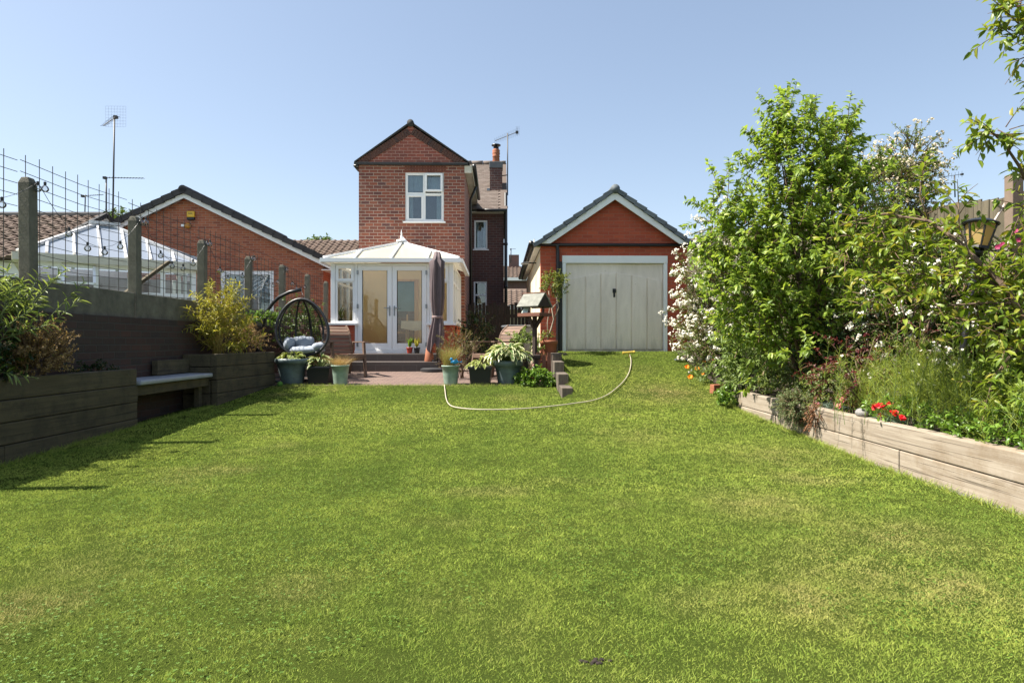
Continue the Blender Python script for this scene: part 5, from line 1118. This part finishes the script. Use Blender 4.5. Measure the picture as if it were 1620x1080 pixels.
for i, (y0, y1, zt, lab) in enumerate(((10.05, 10.7, .365, 'lowest stepped timber block, nearest the camera'), (10.72, 11.38, .55, 'second lowest stepped timber block'), (11.40, 12.06, .735, 'second highest stepped timber block'), (12.08, 12.9, .87, 'highest stepped timber block by the garage door'))):
    m = MB(); m.box(-.09, .09, 0, y1-y0, -.1, zt-.1); o = m.build('timber_block', SLEEPER_S, None, bevel=.012); o.location = (.872+[.01, 0, -.02, -.01][i], y0, .1); tag(o, lab, 'timber block', SG)
m = MB(); m.box(-.09, .22, 0, .09, 0, .3); o = m.build('timber_block', SLEEPER_S, None, bevel=.01); o.location = (.90, 12.93, .57); tag(o, 'short timber block turned across the top of the stepped edging', 'timber block', SG)
# hose and sprinkler
hp = [(703, 611), (704, 620), (706, 634), (711, 643), (722, 647.5), (750, 650.5), (790, 651), (830, 649.5), (870, 646), (910, 641), (940, 636), (960, 628), (975, 617), (988, 604), (995, 592), (998, 580), (998, 570), (996, 563)]
m = MB(); pts = [hit(*q)+Vector((0, 0, .030)) for q in hp]; sp_ = []
for i in range(len(pts)-1):
    p0_, p1, p2, p3 = pts[max(i-1, 0)], pts[i], pts[i+1], pts[min(i+2, len(pts)-1)]
    for k_ in range(5):
        s = k_/5; sp_.append(.5*((2*p1)+(-p0_+p2)*s+(2*p0_-5*p1+4*p2-p3)*s*s+(-p0_+3*p1-3*p2+p3)*s**3))
sp_.append(pts[-1]); m.tube(sp_, .0085, 7); tag(m.build('garden_hose', plain('cream_hose', (.44,.39,.29), .6, var=.15), None, smooth=True), 'cream garden hose curving across the lawn to the sprinkler', 'hose')
p = hit(995, 566); t_ = thing('sprinkler', 'small yellow tee shaped sprinkler on the grass before the garage door', 'sprinkler', p); BRASS = plain('brass_yellow', (.55,.40,.06), .4, .2); MB().tube([(0, 0, 0), (0, 0, .10)], .014, 7).build('spike', BRASS, t_); MB().tube([(-.12, 0, .10), (.10, 0, .12)], .02, 8).tube([(-.13, 0, .095), (-.10, 0, .10)], .03, 8).tube([(.09, 0, .11), (.12, 0, .125)], .028, 8).build('sprinkler_arm', BRASS, t_)
MB()
t_ = thing('tennis_ball', 'small green ball in shade by the grey teal bowl planter', 'ball', hit(443, 611)+Vector((0, 0, .04))); MB().ball((0, 0, 0), .05).build('ball_skin', plain('ball_green', (.10,.22,.03), .9), t_, smooth=True)

# ------------------------------------------------------------------ right-hand bed
rb = thing('sleeper_bed', 'pale weathered sleeper raised bed along the right side of the lawn', 'raised bed', (0, 0, 0))
sleepers(rb, 3.24, 1.2, 9.2, [(-.05, .19), (.19, .395)], SLEEPER, th=-.11, splits=[[3.0, 5.3, 7.4], [3.75, 6.35]], seed=6)
m = MB(); m.box(3.36, 5.7, 9.08, 9.19, 0, .19); m.box(3.36, 5.7, 9.085, 9.195, .194, .38); build_split(m, 'sleeper', SLEEPER, rb, bevel=.01)
m = MB(); m.box(3.195, 3.237, 1.0, 8.6, -.05, .014); tag(m.build('edging_strip', plain('grey_edging', (.12,.11,.10), .9, bump=.3), None, bevel=.006), kind='structure')
tag(grid('bed_soil', np.linspace(3.35, 5.75, 20), np.linspace(1.0, 9.08, 60), lambda X_, Y_: .34+.02*np.sin(X_*9+Y_*7), SOIL), kind='structure')
tag(grid('border_soil', np.linspace(3.42, 5.75, 14), np.linspace(9.22, 13.5, 30), lambda X_, Y_: ramp_z(Y_)+.02+.02*np.sin(X_*9+Y_*7)*(X_ > 3.5), SOIL), kind='structure')
rfn = thing('timber_fence', 'weathered closeboard timber fence behind the right hand shrubs', 'fence', (5.78, 0, 0)); m = MB(); y = 2.2
while y < 24: zt = 2.80+.125*max(0, y-7.4)+random.uniform(-.012, .012)+(.0 if y > 4 else 0); m.box(random.uniform(-.008, .0), .015, y, y+.125, .2, zt); y += .133
m.build('boards', FENCEWOOD, rfn); m = MB()
for z in (.8, 1.6, 2.4): m.bar((.03, 2.2, z), (.03, 24, z+.9), .04, .07)
m.build('rails', FENCEWOOD, rfn)
po = MB().box(-.06, .06, -.06, .06, 0, 2.62).build('trellis_post', plain('pale_timber', (.19,.14,.105), .9), None, bevel=.006); po.location = P(1604, 0, 6.9)*1; po.location.z = .3; tag(po, 'pale pinkish timber post at the right picture edge beside the white trellis', 'post')
tr_ = thing('trellis', 'white diamond trellis with peeling red paint below the fence top at right', 'trellis', P(1590, 380, 7.05)); m = MB(); c0_ = Vector(tr_.location)
for a_, b_ in (((1570, 318), (1640, 372)), ((1563, 366), (1640, 425)), ((1598, 310), (1535, 410)), ((1625, 330), (1560, 425)), ((1560, 415), (1620, 462))): m.bar(P(*a_, 7.05)-c0_, P(*b_, 7.05)-c0_, .012, .032, (0, 1, 0)); 
m.build('laths', plain('trellis_white', (.42,.35,.31), .8, var=.25, vs_=9), tr_)
# lamp post
Y_ = 5.8; lp0 = Vector((P(1508, 0, Y_).x, Y_, .34)); lp1 = P(1546, 394, Y_); lm = thing('lamp_post', 'leaning black garden lamp post with amber lantern among the right hand branches', 'lamp post', lp0); ax_ = (lp1-lp0); q = ax_.length; ax_.normalize()
R_ = Vector((0, 0, 1)).rotation_difference(ax_).to_matrix(); lm.rotation_euler = R_.to_euler()
MB().tube([(0, 0, 0), (0, 0, q)], .032, 12).tube([(0, 0, q-.06), (0, 0, q)], .05, 12).build('post', BLACK, lm, smooth=True)
AMB = clearplastic('amber_glass', (.80,.58,.24), .5); m = MB(); ca = [(math.cos(math.pi/3*i+.2), math.sin(math.pi/3*i+.2)) for i in range(6)]
for i in range(6): a_, b_ = ca[i], ca[(i+1) % 6]; m.quad((a_[0]*.075, a_[1]*.075, q+.02), (b_[0]*.075, b_[1]*.075, q+.02), (b_[0]*.122, b_[1]*.122, q+.225), (a_[0]*.122, a_[1]*.122, q+.225))
m.build('lantern_glass', AMB, lm); m = MB()
for a_ in ca: m.tube([(a_[0]*.077, a_[1]*.077, q+.0), (a_[0]*.125, a_[1]*.125, q+.23)], .009, 5)
m.lathe([(0, q), (.095, q), (.09, q+.025), (0, q+.025)], (0, 0, 0), 6); m.lathe([(.0, q+.225), (.142, q+.225), (.15, q+.24), (.09, q+.27), (.03, q+.285), (0, q+.30)], (0, 0, 0), 12); m.build('lantern_frame', BLACK, lm)

# fence climbers behind everything
bush('ivy', 'dark green ivy covering the fence behind the tall right hand shrub', 'ivy', (5.6, 9.0, .4), [((5.45, 8.0, 1.5), (.3, 1.6, 1.0), 2), ((5.45, 10.8, 1.7), (.3, 2.0, 1.0), 2), ((4.9, 14.3, 1.8), (.9, .6, 1.1), 2.2), ((4.3, 13.2, 1.3), (.35, .6, .6), .8), ((5.5, 6.0, 1.2), (.25, 1.2, .7), 1)], 1500, (.15, .4), .085, .6, L_WEED, 17, up=.1, limbs=10)
# big shrub
bush('tall_shrub', 'tall bushy light green shrub with upright shoots in the right hand bed', 'shrub', (3.75, 8.0, .34),
    [((3.55, 8.0, 2.1), (.85, .7, 1.0), 5), ((3.55, 8.1, 3.22), (.50, .45, .80), 2.8), ((4.15, 8.15, 3.1), (.42, .45, .76), 2.3), ((2.93, 7.95, 1.95), (.50, .5, .85), 3.2), ((4.45, 8.0, 1.9), (.75, .6, .95), 3), ((3.35, 7.75, 1.15), (.75, .5, .45), 2), ((3.50, 8.1, 3.80), (.13, .15, .36), .5), ((4.20, 8.1, 3.70), (.15, .15, .28), .4), ((2.66, 8, 2.75), (.18, .2, .3), .5)],
    820, (.28, .58), .082, .48, L_SHRUB, 32, up=.75, bend=-.10, limbs=26, trunk_r=.03, shell=.25, tang=.55, drop=-.22, outk=.55)
# ramblers
def rambler(label, loc, ells, n, ncl, m, fm, group=None, name='rambling_rose', leafm=L_ROSE, out=(-.4, -.8, .3)):
    t_, st, d, L, bd = bush(name, label, 'rose', loc, ells, n, (.2, .45), .038, .5, leafm, 26, up=.3, bend=-.25, limbs=16, trunk_r=.016, petal=False, shell=.4)
    i = rng.choice(len(st), ncl, replace=len(st) < ncl); tt = rng.uniform(.7, 1.0, ncl); p = curve_pts(st[i], d[i], L[i], bd[i], tt); nr = unit(d[i]+np.array(out)*1.1)
    clusters(t_, p+nr*.05, nr, m, rng.uniform(.03, .085, ncl), 0.018, fm); return t_
rambler('white rambling rose in full bloom beside the garage', (3.75, 12.2, .7), [((3.70, 11.9, 1.75), (.56, .5, .95), 4), ((3.48, 11.5, 2.3), (.36, .4, .5), 2), ((4.1, 11.6, 1.5), (.6, .5, .7), 2), ((3.45, 11.2, 1.15), (.40, .4, .35), 1.6), ((3.68, 11.4, 3.15), (.2, .2, .5), .9)], 760, 460, 10, PETAL, 'white rambling roses')
rambler('cream rambling rose showing above the tall shrub at its right', (5.3, 9.2, .4), [((5.45, 9.3, 3.3), (.75, .5, .42), 3), ((5.85, 9.3, 3.75), (.3, .3, .30), 1), ((5.2, 9.1, 2.6), (.6, .5, .5), 1)], 700, 260, 8, PETALC, 'white rambling roses')
rambler('white flowered rose behind the red leaved shrub and feathery plants', (4.5, 7.2, .4), [((4.55, 7.0, 1.35), (.75, .4, .45), 2), ((4.9, 7.2, 1.7), (.5, .4, .5), 1)], 260, 80, 10, PETAL, 'white rambling roses', leafm=L_WEED)
# fruit tree at the right edge with long limbs reaching left
Lb = [[(1655, 640, 4.7), (1640, 540, 4.75), (1595, 462, 4.8), (1575, 440, 4.85), (1520, 385, 5.0), (1470, 350, 5.15), (1400, 338, 5.3), (1350, 350, 5.4)],
      [(1595, 462, 4.8), (1560, 441, 4.9), (1500, 436, 5.0), (1440, 433, 5.1), (1385, 430, 5.2)], [(1600, 480, 4.75), (1560, 479, 4.85), (1485, 484, 5.0), (1430, 470, 5.1)],
      [(1640, 540, 4.75), (1645, 420, 4.7), (1640, 320, 4.65), (1612, 262, 4.6), (1585, 222, 4.55), (1556, 200, 4.5)], [(1645, 420, 4.7), (1660, 250, 4.6), (1650, 100, 4.5), (1625, 50, 4.4), (1585, 12, 4.35)],
      [(1650, 100, 4.5), (1640, 85, 4.4), (1618, 92, 4.35)], [(1640, 320, 4.65), (1618, 330, 4.6), (1605, 360, 4.6)], [(1640, 540, 4.75), (1600, 560, 4.7), (1570, 600, 4.7), (1560, 640, 4.65)], [(1575, 440, 4.85), (1535, 405, 4.9), (1518, 360, 4.9), (1516, 312, 4.85)], [(1470, 350, 5.15), (1455, 310, 5.2), (1462, 265, 5.2)]]
ft = thing('fruit_tree', 'fruit tree at the right edge with long leafy branches reaching over the bed', 'tree', P(1655, 640, 4.7)); ft.location.z = .34
m = MB(); st, d, L = [], [], []
for bi, b_ in enumerate(Lb):
    pts = [P(*q) for q in b_]; n = len(pts); r0 = [.034, .014, .012, .022, .022, .008, .008, .012, .008, .007][bi]
    if bi == 0: pts = [Vector((pts[0].x+.02, pts[0].y, .3))]+pts; n += 1
    m.tube(pts, [max(.004, r0*(1-.85*i/(n-1))) for i in range(n)], 7)
    a0_ = 2 if bi == 0 else (1 if bi in (3, 4) else 0)
    for i in range(a0_, n-1):
        s = (pts[i+1]-pts[i]); k_ = max(2, int(s.length/.05))
        for q in range(k_): st.append(tuple(pts[i]+s*((q+random.random())/k_))); dv = rdir(1, .25, np.array([s.normalized()])*.7, .9)[0]; d.append(dv); L.append(random.uniform(.08, .26))
    st.append(tuple(pts[-1])); d.append(tuple((pts[-1]-pts[-2]).normalized())); L.append(.16)
# inner filling twigs at the right edge
p, o_ = in_ell(120, (3.85, 4.75, 1.3), (.45, .45, .45), .3); st += [tuple(v) for v in p]; d += [tuple(v) for v in rdir(len(p), .3, o_*.5, .7)]; L += list(rng.uniform(.12, .3, len(p)))
p, o_ = in_ell(90, (3.35, 4.95, 1.45), (.7, .35, .22), .3); st += [tuple(v) for v in p]; d += [tuple(v) for v in rdir(len(p), .3, o_*.5, .7)]; L += list(rng.uniform(.12, .3, len(p)))
for n_, px_c, rr in ((80, (1420, 390, 5.3), (.45, .3, .28)), (26, (1614, 34, 4.35), (.09, .15, .18)), (16, (1572, 208, 4.5), (.10, .1, .05)), (30, (1350, 400, 5.5), (.25, .25, .25))):
    p, o_ = in_ell(n_, tuple(P(*px_c)), rr, .2); st += [tuple(v) for v in p]; d += [tuple(v) for v in rdir(len(p), .1, o_*.5, .7)]; L += list(rng.uniform(.1, .25, len(p)))
place(m.build('trunk', BARK, ft, smooth=True), ft); st, d, L = np.array(st), unit(np.array(d)), np.array(L); bd = np.tile(np.array([0, 0, -.15]), (len(st), 1)); place(stems('twigs', st, d, L, bd, .004, .0015, BSTEM, ft), ft)
p, ld, upv_ = shoot_leaves(st, d, L, bd, 7, .15, tang=.7, drop=-.25); lL = rng.uniform(.055, .095, len(p)); place(leaves('crown', p, ld, upv_, lL, lL*.42, L_APPLE, ft), ft)
# feathery plants
def feathery(label, c_, r_, n, H, mat, ng, flowers_=0, group='feathery green plants in the right bed'):
    t_ = thing('feathery_plant', label, 'plant', c_, 0, group); st = np.stack([rng.normal(0, r_[0]*.5, n), rng.normal(0, r_[1]*.5, n), np.zeros(n)], 1); d = rdir(n, 2.8, None, .6); L = rng.uniform(.6, 1.08, n)*H; bd = np.tile(np.array([0, 0, -.03]), (n, 1))+rng.normal(0, .05, (n, 3))
    stems('stems', st, d, L, bd, .003, .0015, GSTEM, t_, 4, 3); p, ld, _u = shoot_leaves(st, d, L, bd, ng, .12, tang=.75, drop=.12); blades('foliage', p, ld, rng.uniform(.04, .11, len(p)), .0028, rng.normal(0, .2, (len(p), 3)), mat, t_, 2)
    if flowers_: i = rng.choice(n, flowers_); q = curve_pts(st[i], d[i], L[i], bd[i], np.ones(flowers_)); globals()['flowers']('blossoms', q, rdir(flowers_, 1.2), .016, PETAL, t_, 6)
    return t_
feathery('feathery bright green plant with white buds behind the red carnations', (3.72, 5.75, .34), (.55, .5), 110, .82, L_FERN, 70, 46); feathery('feathery green plant around the leaning lamp post', (3.95, 5.0, .34), (.55, .5), 130, .68, L_FERN, 70, 10); feathery('feathery yellow green plant at the right picture edge', (3.75, 4.3, .34), (.35, .4), 90, .5, L_FERN, 60, 0); feathery('feathery green plant left of the white buds, beside the red leaved shrub', (3.75, 6.6, .34), (.4, .4), 70, .6, L_FERN, 60, 8)
bush('leafy_bed_plants', 'taller leafy green plants rising at the right end of the sleeper bed', 'plants', (3.7, 4.3, .34), [((3.75, 4.3, .62), (.3, .5, .22), 2), ((3.9, 4.9, .75), (.3, .35, .25), 1)], 130, (.12, .28), .07, .34, leaf('fresh_leaf', (.12,.20,.025), (.26,.33,.05), .4, .45), 18, GSTEM, up=.9, limbs=12, trunk_r=.006)
bush('low_border_plants', 'low mixed leafy plants along the top of the sleeper bed at right', 'plants', (3.5, 4.6, .34), [((3.5, 4.4, .42), (.17, .9, .13), 2), ((3.5, 5.6, .42), (.18, .7, .11), 1)], 260, (.06, .16), .045, .5, L_COVER, 13, GSTEM, up=.6, limbs=0)
bush('bed_greens', 'leafy green plants filling the near part of the sleeper bed by the fence', 'plants', (4.6, 3.6, .34), [((4.6, 3.6, .6), (.8, .9, .3), 2), ((5.0, 5.2, .7), (.6, .9, .4), 2), ((3.8, 2.4, .5), (.4, .8, .2), 1)], 420, (.15, .35), .07, .42, L_COVER, 15, GSTEM, up=.7, limbs=0)
bush('red_leaved_shrub', 'dark red leaved shrub beneath the white roses in the right bed', 'shrub', (3.75, 6.75, .34), [((3.62, 6.75, .80), (.42, .3, .38), 3), ((4.15, 6.9, 1.25), (.35, .3, .25), .6)], 70, (.15, .35), .035, .55, L_RED, 18, up=.2, bend=-.3, limbs=14, trunk_r=.012)
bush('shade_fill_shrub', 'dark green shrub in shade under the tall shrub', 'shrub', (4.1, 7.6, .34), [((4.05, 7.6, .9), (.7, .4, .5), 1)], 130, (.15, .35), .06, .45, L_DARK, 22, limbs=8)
bush('peony', 'pale green tree peony with divided leaves at the far end of the sleeper bed', 'peony', (3.4, 9.3, .35), [((3.45, 9.3, .95), (.4, .4, .30), 3), ((3.38, 9.2, .65), (.28, .3, .25), 2), ((3.9, 9.0, .75), (.35, .4, .35), 2)], 200, (.15, .3), .095, .32, L_PEONY, 17, GSTEM, up=.6, bend=-.15, limbs=12, trunk_r=.01)
bush('trailing_leaves', 'leafy plant trailing over the far corner of the sleeper bed', 'plant', (3.3, 9.2, .36), [((3.16, 9.15, .34), (.14, .18, .10), 1)], 40, (.06, .14), .055, .6, L_COVER, 12, GSTEM, up=-.1, limbs=0)
bush('mixed_border_greens', 'green plants behind the middle of the sleeper bed', 'plants', (3.6, 8.0, .34), [((3.6, 8.2, .55), (.25, .8, .18), 2), ((3.7, 7.3, .6), (.25, .5, .22), 1)], 190, (.1, .22), .055, .4, L_ROSE, 16, GSTEM, up=.6, limbs=0)
bush('hanging_heather', 'grey green heather hanging over the pale sleepers', 'heather', (3.35, 7.1, .36), [((3.19, 7.1, .37), (.13, .26, .15), 1)], 330, (.06, .15), .022, .35, L_HEATHER, 40, BSTEM, up=-.05, petal=True, limbs=0)
bush('dead_heather', 'brown dead sprig beside the hanging heather', 'heather', (3.3, 6.75, .36), [((3.22, 6.72, .34), (.06, .10, .10), 1)], 60, (.08, .2), .02, .35, leaf('rust_leaf', (.22,.08,.03), (.36,.16,.07), .2, .7), 22, BSTEM, up=-.6, petal=True, limbs=0)
bush('rose_hip_shrub', 'pinkish tipped low shrub between heather and red leaved shrub', 'shrub', (3.5, 6.9, .34), [((3.5, 6.95, .6), (.2, .3, .16), 1)], 70, (.1, .22), .04, .45, L_ROSE, 18, up=.5, limbs=6, trunk_r=.006)
L_DIAN = leaf('carnation_leaf', (.09,.14,.10), (.16,.22,.16), .2, .6)
def carnation(label, c_, fm, nf, R, seed):
    t_ = thing('carnation', label, 'flowers', c_, 0, 'carnations on the sleeper bed'); n = 190; d = rdir(n, .6, np.array([[-.35, -.1, 0]]), .9); blades('leaves', rng.normal(0, .06, (n, 3))*np.array([.7, 1.3, .2]), d, rng.uniform(.08, .17, n), .005, np.array([-.1, 0, -.45]), L_DIAN, t_, 3)
    q = random.Random(seed)
    for i in range(nf):
        e = np.array([[q.uniform(-.14, .03), q.uniform(-.19, .19), q.uniform(-.0, .14)]]); pt_ = np.repeat(e, 5, 0)+rng.normal(0, .007, (5, 3)); flowers('flower', pt_, rdir(5, .7, np.array([[-.5, -.6, 0]]), .8), R, fm, t_, 6)
carnation('bright red carnations hanging over the pale sleeper', (3.40, 5.62, .40), REDP, 7, .030, 5); carnation('pink carnations on the sleeper bed left of the grey stone', (3.42, 6.72, .40), PINK, 3, .026, 8)
st_ = thing('stone_tortoise', 'grey carved stone shaped like a small animal on the sleeper top', 'ornament', (3.31, 5.98, .395), 1.4); m = MB(); m.ball((0, 0, .03), (.085, .055, .045), 16, 8); m.ball((.095, 0, .02), (.03, .022, .02)); m.build('stone_body', plain('grey_stone', (.22,.21,.20), .9, var=.3, vs_=30, bump=.8, bs=60), st_, smooth=True)
# orange poppies, brick stack
PG = 'orange poppies by the garage border'
for i, (px, py, lab) in enumerate(((1087, 583, 'orange poppy nearest the lawn, left of the others'), (1103, 586, 'orange poppy second from the lawn'), (1092, 600, 'lowest orange poppy lying on the grass edge'), (1129, 569, 'orange poppy highest in the border'), (1112, 594, 'orange poppy just above the brick stack'), (1114, 574, 'small yellow orange poppy beside the highest one'))):
    p = hit(px, py+12); t_ = thing('poppy', lab, 'poppy', p, 0, PG); n = 1; e = np.array([[0, 0, .16]]); stems('stem', np.zeros((1, 3)), np.array([[0, 0, 1.]]), np.array([.16]), np.zeros((1, 3)), .003, .002, GSTEM, t_); flowers('flower', np.repeat(e, 2, 0), np.array([[-.4, -.7, .6], [.1, -.8, .5]]), .05 if i < 4 else .035, ORANGE, t_, 5, .45)
bush('poppy_leaves', 'loose grey green foliage around the orange poppies', 'plants', (3.45, 11.0, .5), [((3.5, 10.9, .52), (.3, 1.1, .12), 1), ((3.6, 12.3, .85), (.3, .8, .14), 1)], 170, (.08, .2), .06, .3, L_PEONY, 13, GSTEM, up=.5, limbs=0)
bk = thing('brick_stack', 'two terracotta bricks stacked at the far corner of the sleeper bed', 'bricks', hit(1134, 622), .3); MB().box(-.1, .11, -.06, .05, 0, .07).build('brick', TERRA, bk, bevel=.006); MB().box(-.09, .1, -.055, .055, .073, .14).build('brick', TERRA, bk, bevel=.006); sl2 = tag(MB().box(-.12, .12, -.06, .06, 0, .025).build('slate_piece', SLATE), 'flat grey slate lying on the grass by the brick stack', 'slate'); sl2.location = hit(1078, 572)+Vector((0, 0, .03))
# magenta clematis
ct, st, d, L, bd = bush('clematis', 'magenta flowered climber on the white trellis at the right edge', 'climber', (5.6, 7.0, .4), [((5.35, 6.8, 1.45), (.3, .3, .4), 1)], 60, (.15, .3), .06, .45, L_WEED, 14, limbs=6, trunk_r=.008)
fp = np.array([tuple(P(*q, 6.5)) for q in ((1579, 391), (1586, 387), (1600, 372), (1607, 366), (1612, 380), (1606, 416))]); place(flowers('blossoms', fp, rdir(len(fp), .2, np.array([[-.5, -.7, 0]]), .4), 0.030, MAG, ct, 6), ct)
# trees beyond the roofs
bush('far_tree', 'tree top showing over the roofs left of the bungalow gable', 'tree', P(195, 470, 30), [((P(195, 0, 30).x, 30, P(0, 358, 30).z), (.75, .6, .6), 1)], 120, (.3, .7), .16, .5, L_WEED, 16, limbs=8, trunk_r=.1)
bush('far_tree', 'small tree top just above the far brown pantile roof', 'tree', P(505, 470, 40), [((P(506, 0, 40).x, 40, P(0, 392, 40).z), (.9, .6, .4), 1)], 120, (.3, .7), .2, .5, L_WEED, 14, limbs=8, trunk_r=.1)
